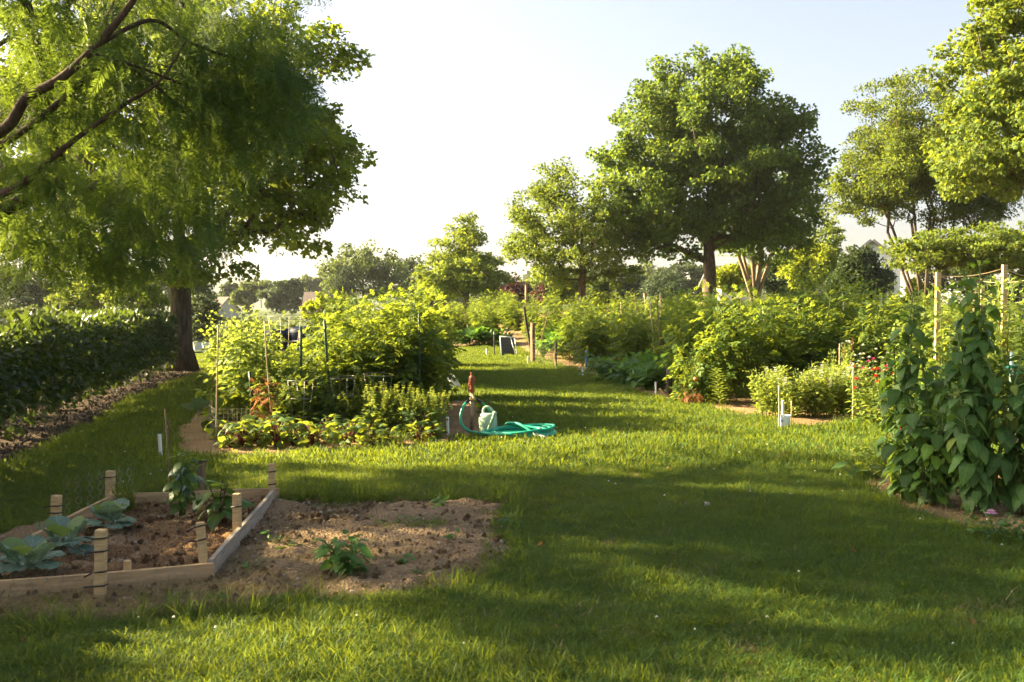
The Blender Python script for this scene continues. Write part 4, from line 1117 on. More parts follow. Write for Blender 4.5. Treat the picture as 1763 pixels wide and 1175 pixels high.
# ================================================================== plants of the plots
ORD = ['first', 'second', 'third', 'fourth', 'fifth', 'sixth', 'seventh', 'eighth', 'ninth', 'tenth', 'eleventh', 'twelfth', 'thirteenth', 'fourteenth', 'fifteenth', 'sixteenth', 'seventeenth', 'eighteenth']
def K(f, n, seed): return Kind([f(np.random.default_rng(seed + i), i) for i in range(n)])
TOMG = 'tomato plants crowding the plots'
tomatoes = K(lambda g, i: make_plant('tomato_plant', 'tall staked tomato plant in the crowded rows', 'tomato plant', g, 7, 1.72, .30, 62, T_TOMATO, .27, 'tomato', TOMG, lspread=.20, droop=.25), 5, 300)
yellow_tom = K(lambda g, i: make_plant('vine_plant', 'sunlit climbing vine with small leaves', 'vine', g, 6, 1.5, .22, 95, T_DIAM, .12, 'basil', TOMG, lspread=.15, droop=.3), 2, 310)
half = K(lambda g, i: make_plant('tomato_plant', 'half height tomato plant inside a cage', 'tomato plant', g, 6, .95, .28, 46, T_TOMATO, .22, 'tomato', 'half height tomato plants', lspread=.16, droop=.25), 3, 320)
LTOM = 'tall tomato plant in the left plot near the path'
random.seed(3)
# left plot
for (d, xs) in ((13.4, (608, 655, 703)), (14.4, (600, 650, 695, 712)), (15.6, (590, 640, 690, 716)), (17.0, (560, 610, 660, 700, 724))):
    for i, a in enumerate(xs):
        tomatoes.put(DX(a, d) + random.uniform(-.08, .08), d + random.uniform(-.15, .15), None, random.uniform(.88, 1.06), '%s tall tomato plant from the left in the %s row behind the basil' % (ORD[i], {13.4: 'nearest', 14.4: 'second', 15.6: 'third', 17.0: 'last'}[d]), 'tall tomato plants of the left plot')
for (a, d, s, lb) in ((408, 13.0, 1.0, 'at the grey cane, nearest left'), (445, 12.8, .92, 'behind the withered brown plant'), (420, 14.2, .98, 'second back from the grey cane'), (452, 13.6, .8, 'next to the compost bins side'), (390, 15.5, .95, 'farthest back along the grass edge'), (430, 15.8, .92, 'farthest back before the bins')):
    yellow_tom.put(DX(a, d), d, None, s, 'yellow green climbing vine ' + lb, 'climbing vines of the left plot')
for i, (a, d, s) in enumerate(((480, 12.6, .8), (492, 12.25, .62), (500, 13.0, 1.0), (515, 14.4, 1.1), (520, 12.4, .7), (535, 13.4, 1.05), (545, 15.6, 1.1), (550, 12.5, .55), (560, 14.6, 1.1), (575, 13.1, 1.05), (582, 12.4, .5), (600, 12.9, .6), (610, 13.1, 1.1), (530, 12.8, .85), (565, 12.9, .6))):
    half.put(DX(a, d), d, None, s, '%s half height tomato plant from the withered plant towards the basil' % ORD[i], 'half height tomato plants of the left plot')
# second plot behind it
for (d, xs) in ((20.5, (420, 470, 600, 640, 700, 745)), (22, (400, 440, 560, 620, 680, 740)), (24, (430, 500, 560, 640, 700, 752)), (26.5, (450, 520, 580, 640, 710, 760))):
    for a in xs: tomatoes.put(DX(a, d) + random.uniform(-.2, .2), d + random.uniform(-.3, .3), None, random.uniform(.68, .86), 'tomato plant in the second plot behind the compost bins', 'tomato plants behind the compost bins')

# right plot
def left_edge(d): return np.interp(d, [14.8, 16, 17.8, 20, 22, 24, 26, 29, 33, 38, 42], [1300, 1235, 1165, 1150, 1120, 1010, 985, 930, 890, 860, 850])
RNM = ['nearest', 'second', 'third', 'fourth', 'fifth', 'sixth', 'seventh', 'eighth', 'ninth', 'farthest']
for ri, (d, s0, s1) in enumerate(((16.6, .95, 1.14), (17.9, .97, 1.14), (19.4, .98, 1.12), (21.0, .9, 1.02), (23, .86, 1.0), (25.2, .8, .95), (27.6, .75, .92), (30.2, .7, .9), (33.5, .66, .86), (37, .6, .8))):
    a = left_edge(d) + 22; r_ = 1560 if d < 24 else 1640
    while a < r_:
        s = random.uniform(s0, s1)
        if not (1360 < a < 1470 and d > 19 and d < 22.5):
            tomatoes.put(DX(a, d) + random.uniform(-.12, .12), d + random.uniform(-.35, .35), None, s, 'tall tomato plant in the %s row from the lawn in the right plot' % RNM[ri], 'tomato plants of the right plot, %s row' % RNM[ri])
        a += random.uniform(.62, .86) / d * F
# far plot at the end of the path
squashK = K(lambda g, i: make_plant('squash_plant', 'squash', 'squash', g, 7, .5, .45, 9, T_OVAL, .42, 'bean', None, lspread=.1, droop=-.1, low=.7), 2, 330)
for i in range(26):
    d = random.uniform(33.2, 44); a = random.uniform(745, 880)
    tomatoes.put(DX(a, d), d, None, random.uniform(.55, .8), 'leafy plant in the far plot beyond the end of the path', 'plants of the far plot')
for i in range(9):
    d = random.uniform(32.6, 33.6); squashK.put(DX(random.uniform(782, 860), d), d, None, random.uniform(.8, 1.0), 'low squash plant at the end of the grass path', 'squash at the end of the path')
for i, (a, d) in enumerate(((950, 28.2), (975, 28.0), (960, 29.2), (940, 31), (965, 31.2), (985, 29.4))):
    squashK.put(DX(a, d), d, None, random.uniform(1.1, 1.35), 'big leaved squash behind the wire fence, %s one set out' % ORD[i], 'squash behind the wire fence')

# lima beans: low broad leaves
lima = K(lambda g, i: make_plant('bean_plant', 'bean', 'bean plant', g, 7, .5, .35, 16, T_OVAL, .24, 'bean', None, lspread=.12, droop=.25, low=.2), 3, 340)
for (d, xs) in ((18.9, (1110, 1140)), (19.9, (1075, 1108, 1140)), (20.9, (1050, 1082, 1115, 1140)), (22.0, (1050, 1080, 1110))):
    for a in xs: lima.put(DX(a, d), d, None, random.uniform(.9, 1.3), '%s low broad leaved bean from the path edge in the %s line back' % (ORD[xs.index(a)], {18.9: 'nearest', 19.9: 'second', 20.9: 'third', 22.0: 'last'}[d]), 'low bean plants')
# pole beans high on a hidden frame, right of the yellow tree
pole = K(lambda g, i: make_plant('pole_bean', 'pole bean', 'bean plant', g, 7, 2.4, .3, 95, T_OVAL, .15, 'tomato', None, lspread=.2, droop=.4, low=.2), 2, 350)
for i, (a, d) in enumerate(((1385, 20.4), (1415, 20.8), (1445, 21.0), (1475, 21.3), (1505, 21.6), (1400, 21.8), (1460, 22.2))):
    pole.put(DX(a, d), d, None, random.uniform(.92, 1.05), '%s pale climbing bean from the yellow tree, rising above the tomatoes' % ORD[i], 'climbing beans')
# sunlit foliage at the right edge
bright = K(lambda g, i: make_plant('bright_plant', 'bright plant', 'plant', g, 8, 1.75, .35, 60, T_OVAL, .15, 'basil', None, lspread=.2, droop=.2), 2, 360)
for (a, d, s, lb) in ((1630, 11.6, .98, 'in front of the near trellis post'), (1680, 11.9, 1.05, 'between the two front trellis posts'), (1735, 11.5, 1.06, 'in front of the tallest trellis post'), (1790, 11.8, 1.05, 'past the right edge of the trellis front'), (1600, 12.6, .85, 'just left of the near trellis post'), (1655, 13.0, 1.0, 'inside the trellis, nearest its left post'), (1720, 13.0, 1.05, 'inside the trellis behind its tallest post'), (1780, 13.2, 1.05, 'inside the trellis at its far right post'), (1560, 13.6, .75, 'lowest, left of the trellis behind the second sunflower column')):
    bright.put(DX(a, d), d, None, s, 'sunlit leafy plant ' + lb, 'plants on the string trellis')

# tomato with green fruit and the tiger-striped lily stem by the black post
g = np.random.default_rng(401)
x, y = DX(1195, 16.3), 16.3
t = make_plant('tomato_plant', 'drooping sunlit tomato plant with green fruit beside the dark post', 'tomato plant', g, 6, 1.0, .3, 34, T_TOMATO, .26, 'tomato', None, lspread=.16, droop=.5)
t.location = (x, y, 0)
for i, (dx, dy, dz, m_) in enumerate(((.05, -.25, .66, 'tomato_green'), (.17, -.28, .62, 'tomato_green'), (-.02, -.28, .42, 'tomato_red'), (.16, -.3, .36, 'tomato_green'), (.2, -.22, .28, 'tomato_green'), (-.08, -.2, .3, 'tomato_green'))):
    an = np.linspace(0, math.pi, 9); part('tomato', MB().lathe(np.stack([np.maximum(1e-4, .042 * np.sin(an)), .036 * np.cos(an)], -1)[::-1], (0, 0, 0), 12), M[m_], t, loc=(dx, dy, dz))
x, y = DX(1240, 15.7), 15.7
t = thing('lily_stalk', 'spiky stalk of narrow pointed leaves beside the green tomatoes', 'lily', (x, y, 0))
st = [np.stack([-.08 * np.linspace(0, 1, 8) ** 2, np.zeros(8), .62 * np.linspace(0, 1, 8)], -1)]
part('stem', tubes(st, .008, .004), M['stem'], t)
mb = MB()
for i in range(58):
    q = .12 + .86 * i / 58; a = i * 2.4; p_ = st[0][min(7, int(q * 7.99))].copy(); p_[2] = .62 * q
    mb.leaves(T_NARROW, [p_], [[math.cos(a), math.sin(a), .35]], [[0, 0, 1.]], .17 * (1 - .5 * max(0, q - .6)), g.uniform(.3, .9), 1.0)
part('foliage', mb, LM['basil'], t)

# basil in flower, left plot
def basil(g, i):
    t = thing('basil_plant', 'basil', 'basil', (0, 0, 0))
    st = stems_up(g, 11, .60, .2, .03)
    part('stem', tubes(st, .005, .003), M['stem'], t)
    part('foliage', leafy(g, [s * (1, 1, .8) for s in st], 26, T_OVAL, .085, spread=.07, droop=0), LM['basil'], t)
    mb = MB()
    for s in st:
        q = np.linspace(.62, 1.06, 13)
        for z in q:
            p_ = s[-1] * (z, z, 1) * (1, 1, z)
            a = g.uniform(0, 6.28, 6); o = np.stack([np.cos(a), np.sin(a), np.full(6, .5)], -1)
            mb.leaves(T_DIAM, np.repeat(p_[None], 6, 0), o, np.array([0, 0, 1.]) + g.normal(0, .3, (6, 3)), .032 * (1.25 - .5 * (z - .6)), g.uniform(.5, 1, 6))
    part('flower_spikes', mb, LM['snap'], t); return t
bas = K(basil, 3, 420)
for i, (a, d, s) in enumerate(((625, 12.3, .95), (650, 12.1, 1.05), (677, 12.3, .98), (703, 12.1, .9), (728, 12.3, .95), (748, 12.1, .85), (640, 12.8, 1.0), (690, 12.8, .95), (735, 12.8, .9))):
    bas.put(DX(a, d), d, None, s, ('%s flowering basil from the left in the front line' % ORD[i]) if i < 6 else ('%s flowering basil from the left in the rear line' % ORD[i - 6]), 'flowering basil of the left plot')
# beets and chard, front row of the left plot
def beet(g, i):
    t = thing('beet_plant', 'beet', 'beet', (0, 0, 0)); mb, ms = MB(), MB()
    for j in range(30):
        a = j * 2.4 + g.uniform(-.5, .5); o = np.array([math.cos(a), math.sin(a), 0]); hgt = g.uniform(.05, .30)
        e = o * g.uniform(.05, .14) + (0, 0, hgt)
        ms.tube([o * .01, o * .04 + (0, 0, hgt * .6), e], [.004, .0035, .003], 4)
        q = big_leaf(50 + j % 3, .30, .5, .1, .02, .03, 4)
        mb.leaves(q, [e], [o + (0, 0, g.uniform(-.5, 1.2))], [np.array([0, 0, 1.]) + o * -.2 + g.normal(0, .5, 3)], g.uniform(.08, .15), g.uniform(.2, .9))
    part('stalks', ms, LM['beet_red'], t); part('foliage', mb, LM['beet'], t); return t
bt = K(beet, 4, 440)
for d, a0, a1, st_ in ((11.15, 395, 745, 27), (11.6, 380, 755, 25), (12.0, 480, 600, 30)):
    a = a0; i = 0
    while a < a1:
        bt.put(DX(a, d) + random.uniform(-.05, .05), d + random.uniform(-.2, .24) - .0008 * (a - 560) * (-1), None, random.uniform(.55, 1.15), '%s red stalked beet from the left in the %s row by the grass' % (ORD[i], {11.15: 'nearest', 11.6: 'second', 12.0: 'third'}[d]), 'beets along the front of the left plot'); a += st_ * random.choice((.7, .9, 1.0, 1.2, 1.6)); i += 1
# squash and withered plant at the left corner
SQ = [leaf_mesh('sq%d' % i, big_leaf(40 + i, .5, .3, .15, .1, .04, 6), LM['beet'], .35 + .3 * i) for i in range(2)]
leafy_plant('squash_plant', 'large leaved squash beside the bamboo cane at the left plot corner', 'squash', DX(372, 12.6), 12.6, .62, 5, 26, SQ, .22, .26, 451, drp=.1, pet=.12)
leafy_plant('squash_plant', 'young squash with few bright leaves by the withered plant', 'squash', DX(440, 12.2), 12.2, .34, 4, 12, SQ, .17, .2, 452, drp=.1, pet=.1)
t = make_plant('withered_plant', 'withered rust brown plant among the green ones of the left plot', 'dead plant', np.random.default_rng(455), 7, .62, .16, 30, T_TOMATO, .15, 'dead', None, lspread=.07, droop=.9, stemmat='old_wood')
t.location = (DX(455, 12.4), 12.4, 0)
t = make_plant('withered_plant', 'small patch of withered leaves below the green tomatoes', 'dead plant', np.random.default_rng(456), 5, .3, .1, 16, T_TOMATO, .12, 'dead', None, lspread=.05, droop=.9, stemmat='old_wood')
t.location = (DX(1192, 15.95), 15.95, 0)

# snapdragons and zinnias in the sunlit corner of the right plot
def snap(g, i, petal='white_petal'):
    t = thing('snapdragon', 'snap', 'snapdragon', (0, 0, 0)); st = stems_up(g, 11, .74, .17, .02)
    part('stem', tubes(st, .006, .003), M['stem'], t)
    part('foliage', leafy(g, [s * (1, 1, .97) for s in st], 62, T_OVAL, .085, spread=.06, droop=-.1), LM['snap'], t)
    mb = MB()
    for s in st[:2 + i]:
        for z in np.linspace(.9, 1.06, 5):
            p_ = s[-1] * (1, 1, z); a = g.uniform(0, 6.28, 4)
            mb.leaves(T_OVAL, np.repeat(p_[None], 4, 0), np.stack([np.cos(a), np.sin(a), np.full(4, .3)], -1), np.tile([0, 0, 1.], (4, 1)), .04, g.uniform(.3, .9, 4))
    part('flowers', mb, LM[petal], t); return t
sn = K(snap, 3, 470)
for i, (a, d, s) in enumerate(((1322, 14.1, .98), (1345, 14.3, .9), (1365, 13.9, .86), (1392, 14.1, .92), (1415, 13.9, .98), (1438, 14.2, .95), (1462, 14.0, .92), (1405, 14.8, 1.0), (1440, 15, 1.0), (1470, 14.8, .95), (1335, 14.9, .9))):
    sn.put(DX(a, d), d, None, s, ('%s white snapdragon from the plastic jug, front line' % ORD[i]) if i < 7 else ('%s white snapdragon in the line behind, counted from the jug' % ORD[(i - 6) % 4]), 'white snapdragons')
t = snap(np.random.default_rng(480), 0, 'pink_petal'); t['label'] = 'tall snapdragon with magenta flower spike above the white ones'; t.location = (DX(1449, 14.5), 14.5, 0); t.scale = (.6, .6, 1.38)
def zinnia(name, label, a, d, h, heads, leaf, petal, seed, n=40, nst=7, size=.10, cat='flowers'):
    g = np.random.default_rng(seed); t = thing(name, label, cat, (DX(a, d), d, 0)); st = stems_up(g, nst, h, .22, .03)
    part('stem', tubes(st, .005, .003), M['stem'], t)
    part('foliage', leafy(g, [s * (1, 1, .9) for s in st], n, T_OVAL, size, spread=.09, droop=.1), LM[leaf], t)
    for i in range(heads):
        s = st[i % nst]; e = s[-1] * (1, 1, 1 - .22 * (i // nst)) + (0, -.02, .01); mb = MB()
        for ring, (cnt, sz, el) in enumerate(((11, .045, .15), (9, .035, .6), (5, .022, 1.4))):
            an = np.arange(cnt) * 6.283 / cnt + ring
            mb.leaves(T_OVAL, np.repeat(e[None], cnt, 0) + (0, 0, .006 * ring), np.stack([np.cos(an), np.sin(an), np.full(cnt, el)], -1), np.tile([0, 0, 1.], (cnt, 1)), sz, g.uniform(.2, .9, cnt), 1.2)
        part('flower_head', mb, LM[petal], t)
    return t
zinnia('zinnia_plant', 'zinnia with crimson flowers right of the white snapdragons', 1496, 13.2, .72, 9, 'basil', 'red_petal', 490)
zinnia('zinnia_plant', 'crimson flowered zinnia close behind the sunflower stems', 1528, 12.6, .70, 7, 'tomato', 'red_petal', 491)
zinnia('zinnia_plant', 'magenta flowered zinnia at the back of the sunlit corner', 1512, 14.4, .80, 6, 'basil', 'pink_petal', 492)
zinnia('zinnia_plant', 'low zinnia with one red flower at the edge of the grass', 1513, 9.6, .42, 2, 'basil', 'red_petal', 493, 30, 5)
zinnia('zinnia_plant', 'zinnia with orange flower between the two sunflower columns', 1600, 9.8, .95, 3, 'tomato', 'orange_petal', 494, 40, 5)
zinnia('rose_bush', 'small dark bush with a pale pink flower at the right edge of the soil', 1735, 6.62, .22, 1, 'pepper', 'pale_pink', 495, 46, 7, .06, 'bush')
zinnia('white_flower_bush', 'bush of white flower clusters behind the snapdragons', 1465, 16.0, .98, 26, 'tomato', 'white_petal', 496, 44, 9, .11, 'bush')
zinnia('white_flower_bush', 'white flowered bush nearer the sunflower column', 1500, 15.6, .86, 16, 'tomato', 'white_petal', 497, 40, 8, .11, 'bush')

# near right: tall broad-leaved plants, every leaf a part
BIG = [leaf_mesh('big%d' % i, big_leaf(60 + i, .40, .45 + .12 * i, .10, .09, .015, 8), LM['big'], (.2, .45, .7, .35)[i]) for i in range(4)]
YNG = [leaf_mesh('yng%d' % i, big_leaf(70 + i, .33, .35, .12, .05, .012, 7), LM['big_young'], .3 + .3 * i) for i in range(2)]
YEL = leaf_mesh('yellowing', big_leaf(66, .38, .6, .1, .08, .02, 7), LM['snap'], .6)
BIG = BIG * 5 + [YEL]
def sun(label, a, d, h, nst, n, size, spread, seed, keys=None, drp=.55, low=.1):
    leafy_plant('sunflower_plant', label, 'sunflower', DX(a, d), d, h, nst, n, keys or BIG, size, spread, seed, 'stem', 'broad leaved plants at the near right', drp=drp, pet=.09, top=YNG[0], r=.011, low=low, nrup=.8)
sun('tallest broad leaved sunflower column in the near right plot', 1664, 7.7, 2.06, 3, 270, .115, .08, 501)
sun('second broad leaved column, left of the tallest one', 1556, 8.25, 1.72, 4, 250, .10, .10, 502, BIG + YNG)
sun('thick dark broad leaved bush under the tallest column', 1700, 7.45, 1.30, 9, 300, .114, .30, 503, low=.06)
sun('broad leaved bush cut off by the right edge', 1775, 7.4, 1.30, 7, 280, .112, .28, 504, low=.06)
sun('bright young sunflower at the soil edge below the two columns', 1605, 7.75, .80, 6, 150, .105, .22, 505, YNG + BIG[:1], .35, .08)
sun('dark bush filling the gap between the two columns', 1618, 8.6, 1.15, 6, 230, .11, .25, 506, low=.06)
sun('leafy bush standing between and behind the bright young sunflower', 1622, 8.0, 1.25, 7, 230, .115, .22, 509, BIG + YNG[:1])
sun('low leafy sunflower in front of the second column', 1560, 7.95, .70, 5, 110, .11, .2, 507, BIG + YNG, .5, .06)
leafy_plant('squash_plant', 'small trailing squash at the left tip of the near right soil', 'squash', DX(1490, 9.0), 9.0, .16, 4, 14, SQ, .15, .2, 508, drp=.3, pet=.07)

# ================================================================== tap, hose, watering can
D0 = 12.6; tx = DX(812, D0)
tap = thing('yard_hydrant', 'rusty red yard hydrant on a galvanised pipe beside the watering can', 'water tap', (tx, D0, 0))
part('pipe', MB().tube([(0, 0, -.05), (0, 0, .50)], .024, 14).lathe([(.024, .40), (.032, .405), (.032, .43), (.024, .435)], sides=14), M['steel'], tap)
part('head', MB().lathe([(.022, .49), (.034, .50), (.034, .55), (.026, .56), (.030, .60), (.042, .62), (.042, .67), (.028, .70), (.016, .71), (.001, .71)], sides=12), M['rust'], tap)
part('handle', MB().beam((-.03, .0, .66), (-.035, 0, .50), .022, .012, (0, 1, 0)).beam((-.035, 0, .66), (.045, 0, .69), .03, .016).tube([(.0, 0, .68), (.0, 0, .735), (-.01, 0, .75)], .012, 8), M['rust'], tap)
part('spout', MB().tube([(.0, -.0, .46), (.02, -.05, .46), (.03, -.075, .43), (.03, -.08, .40)], [.018, .018, .016, .018], 10).tube([(-.035, -.06, .405), (.09, -.06, .405)], .012, 8), M['brass'], tap)
for sx in (-.052, .10): part('valve', MB().tube([(sx * .6, -.06, .412), (sx * 1.3, -.07, .375)], [.016, .019], 10), M['black_metal'], tap)
def spl(pts, n=10):
    P = np.asarray(pts, float); t = np.linspace(0, len(P) - 1, (len(P) - 1) * n + 1); i = np.clip(t.astype(int), 0, len(P) - 2); f = (t - i)[:, None]
    P0, P1, P2, P3 = P[np.maximum(i - 1, 0)], P[i], P[i + 1], P[np.minimum(i + 2, len(P) - 1)]
    return .5 * (2 * P1 + (P2 - P0) * f + (2 * P0 - 5 * P1 + 4 * P2 - P3) * f ** 2 + (3 * P1 - P0 - 3 * P2 + P3) * f ** 3)
hx, hy = DX(890, 12.2), 12.15
hose = thing('garden_hose', 'green garden hose coiled in flat loops on the grass, fed from the hydrant', 'garden hose', (hx, hy, 0))
g = np.random.default_rng(600)
o0 = np.array([tx - hx, D0 - hy, 0])
pts = [o0 + (-.066, -.07, .37), o0 + (-.10, -.09, .33), o0 + (-.135, -.11, .22), o0 + (-.12, -.14, .11), o0 + (-.03, -.2, .03), o0 + (.1, -.27, .014)]
for i in range(52):
    a = 3.5 + i * .78; k = i / 52
    rx, ry = .41 + .05 * math.sin(i * .6) - .05 * k + g.normal(0, .012), .21 + .03 * math.cos(i * .5) + g.normal(0, .012)
    pts.append([rx * math.cos(a) + .02 + .03 * math.sin(i * .17), ry * math.sin(a), .018 + .12 * k * (.6 + .4 * math.sin(a * 1.0 + 1)) + g.uniform(0, .012)])
pts += [[-.12, .06, .14], [.0, -.05, .16], [.12, -.16, .11], [.2, -.22, .06]]
part('tube', MB().tube(spl(pts, 6), .017, 8), M['hose'], hose)
part('nozzle', MB().tube([(.2, -.22, .06), (.25, -.26, .04), (.31, -.31, .03), (.36, -.35, .02)], [.016, .019, .016, .021], 10), M['hose_grey'], hose)
part('tube', MB().tube(spl([o0 + (.130, -.07, .372), o0 + (.18, -.09, .33), o0 + (.26, -.10, .22), o0 + (.31, -.12, .12), o0 + (.36, -.10, .03), o0 + (.45, -.02, .014), [.1, .18, .03]], 6), .0125, 8), M['hose'], hose)
wx, wy = DX(840, 12.45), 12.42
can = thing('watering_can', 'sage green plastic watering can standing by the coiled hose', 'watering can', (wx, wy, 0), R(-14))
part('body', MB().lathe([(.001, .0), (.10, .0), (.112, .015), (.114, .13), (.110, .20), (.098, .235), (.075, .25), (.05, .253), (.001, .25)], sides=24, sx=1.02, sy=.82), M['can'], can)
part('handle', MB().tube(spl([(-.055, 0, .235), (-.06, 0, .285), (-.035, 0, .325), (.02, 0, .325), (.07, 0, .27), (.10, 0, .215)], 6), [.016] * 31, 10), M['can'], can)
part('spout', MB().tube(spl([(.02, -.085, .03), (.06, -.125, .10), (.10, -.165, .18), (.135, -.20, .255)], 5), np.linspace(.026, .016, 16), 12).tube([(.13, -.195, .245), (.148, -.213, .285)], [.018, .026], 12), M['can'], can)

# ================================================================== posts, stakes, markers, cages, bins
def marker(px, py, h, label, lean=0.0, r=.019, d=None):
    p_ = G(px, py) if d is None else np.array([DX(px, d), d, 0])
    t = thing('plot_marker', label, 'marker post', p_, 0, 'white plot marker pipes')
    part('pipe', MB().lathe([(r, -.08), (r, h)], sides=14).lathe([(r * 1.02, h - .004), (r * 1.0, h), (r * .72, h), (r * .72, h - .1)], sides=14), M['pvc'], t)
    t.rotation_euler = (0, lean, 0); return t
marker(277, 787, .24, 'white plot marker leaning near the back of the raised bed', R(-3))
marker(771, 752, .24, 'white plot marker at the front right corner of the left plot', R(-1))
marker(775, 678, .25, 'white plot marker below the black stake by the hydrant')
marker(772, 618, .28, 'white plot marker at the far left end of the grass path')
marker(838, 612, .20, 'white plot marker before the screen frame')
marker(909, 628, .22, 'white plot marker at the foot of the brown wire fence post')
marker(1003, 650, .24, 'white plot marker beside the blue post')
marker(1129, 681, .24, 'white plot marker left of the short dark post')
marker(1349, 739, .34, 'white plot marker standing behind the cut plastic jug', d=13.2)
marker(1475, 719, .14, 'white plant tag at the foot of the wooden stake in the flowers', R(-12), .012)
def post(name, label, cat, px, d, top_py, w, mat, lean=(0, 0), round_=False, group=None, z0=None):
    x = DX(px, d); g0 = float(gz(x, d)) if z0 is None else z0; h = W(px, top_py, d)[2] - g0
    t = thing(name, label, cat, (x, d, g0), random.uniform(-.3, .3), group); mb = MB()
    n_ = 7; zz = np.linspace(-.06, h, n_); off = np.cumsum(np.random.default_rng(int(px)).normal(0, .003, (n_, 2)), 0)
    mb.tube(np.stack([off[:, 0] + lean[0] * zz, off[:, 1] + lean[1] * zz, zz], -1), np.full(n_, w / 2 * (1 if round_ else 1.35)), 12 if round_ else 4)
    part('pole', mb, M[mat], t, not round_); return t
post('wooden_post', 'weathered brown post holding the wire fence by the path', 'post', 917, 27.2, 556, .10, 'old_wood')
post('leaning_pole', 'dark pole leaning left above the wire fence post', 'pole', 917, 27.5, 528, .07, 'dark_wood', (-.16, 0), True)
post('leaning_pole', 'thin stick leaning right above the wire fence', 'pole', 922, 28.4, 535, .03, 'old_wood', (.3, 0), True)
post('wooden_post', 'thin brown fence post right of the weathered one', 'post', 957, 25.8, 590, .05, 'old_wood')
post('blue_post', 'blue painted post at the path edge of the right plot', 'post', 1010, 23.9, 604, .06, 'blue', (0, 0), True)
post('dark_post', 'short charred post with a stick at its foot', 'post', 1154, 17.5, 636, .105, 'dark_wood', (0, 0), True)
st_ = thing('fallen_stick', 'short stick lying at the foot of the charred post', 'stick', (DX(1146, 17.2), 17.2, 0)); part('branch', MB().tube([(-.1, 0, .17), (0, 0, .09), (.1, -.03, .02), (.17, -.05, .02)], [.02, .022, .025, .03], 8), M['old_wood'], st_)
post('metal_stake', 'black metal stake behind the white marker near the hydrant', 'stake', 774, 18.6, 616, .03, 'black_metal', (0, 0), True)
for (a, d, tp, lbl, lean) in ((518, 12.6, 562, 'tall green stake in the middle of the left plot', (0, 0)), (571, 12.9, 552, 'green stake leaning left among the left plot tomatoes', (-.06, 0)), (724, 13.2, 540, 'green stake near the right end of the left plot', (0, 0)), (437, 12.5, 640, 'short green stake in the yellow vines', (-.06, 0)), (1741, 9.4, 606, 'pale green stake with teal tie at the right edge', (0, 0))):
    post('plant_stake', lbl, 'stake', a, d, tp, .035, 'green_metal' if a < 1700 else 'can', lean, True)
tie = thing('hose_loop', 'teal hose looped around the pale green stake', 'hose', (DX(1741, 9.35), 9.35, 0)); part('loop', MB().tube(spl([(-.05, 0, 1.0), (0, -.04, 1.02), (.08, 0, 1.01), (.1, .05, .95), (-.02, .05, .97), (-.05, 0, 1.0)], 5), .012, 8), M['hose'], tie)
post('dark_post', 'thick dark stake beside the pale green one', 'stake', 1756, 9.3, 650, .05, 'dark_wood', (0, 0), True)
for (a, d, tp, lbl, lean) in ((369, 11.4, 560, 'grey bamboo cane at the left corner of the left plot', (.03, 0)), (468, 12.2, 553, 'bamboo cane in front of the compost bins', (-.07, 0)), (290, 10.9, 722, 'thin brown cane beside the white marker', (-.03, 0)), (1447, 14.6, 592, 'dry flower cane above the snapdragons', (0, 0)), (1343, 12.7, 664, 'brown cane stuck through the plastic jug', (0, 0)), (1471, 13.5, 625, 'orange brown wooden stake among the red flowers', (0, 0)), (1362, 13.0, 690, 'pale twig cane behind the plastic jug', (.03, 0))):
    post('garden_cane', lbl, 'cane', a, d, tp, .016 if a not in (1471, 1343) else .026, 'bamboo' if a != 290 else 'old_wood', lean, True)
CG = 'canes standing in the far rows'
for (a, d, tp) in ((803, 38, 540), (823, 36, 565), (808, 33, 560), (955, 36, 535), (938, 38, 545), (985, 34, 545), (1073, 30, 520), (1101, 29, 512), (1120, 26, 520), (1118, 31, 505), (1140, 28, 508), (1130, 22, 522), (1143, 20, 518), (598, 27, 533), (672, 25, 540), (596, 40, 530), (1190, 25, 540), (1230, 21, 545), (1280, 20, 520), (1375, 18, 515), (1445, 19, 520), (1325, 17.4, 530), (1210, 18, 550), (1165, 18.6, 570)):
    post('garden_cane', 'thin weathered cane standing among the far vegetable rows', 'cane', a, d, tp, .028, 'bamboo' if (a % 3) else 'old_wood', (random.uniform(-.12, .06), 0), True, CG)
# trellis at the right
trl = thing('string_trellis', 'wooden post trellis strung with cord behind the tall sunflower', 'trellis', (DX(1660, 12.3), 12.3, 0))
tb = np.array([DX(1660, 12.3), 12.3, 0])
ps = [(1614, 12.3, 469), (1728, 12.0, 456), (1795, 13.2, 470), (1690, 14.5, 480)]
tops = []
for a, d, tp in ps:
    h = W(a, tp, d)[2]; part('post', MB().beam((0, 0, -.05), (0, 0, h), .055, .05, (0, 1, 0)), M['pine'], trl, True, np.array([DX(a, d), d, 0]) - tb); tops.append(np.array([DX(a, d), d, h]) - tb)
for i, j in ((0, 1), (1, 2), (0, 3), (3, 2)):
    for k in range(5):
        p0, p1 = tops[i] - (0, 0, .04 + .25 * k), tops[j] - (0, 0, .04 + .25 * k); t = np.linspace(0, 1, 8)[:, None]
        part('cord', MB().tube(p0 + (p1 - p0) * t - np.array([0, 0, .1]) * (t * (1 - t)) * 4 * (.5 + .4 * (k % 3)), .005, 5), M['bamboo'], trl)
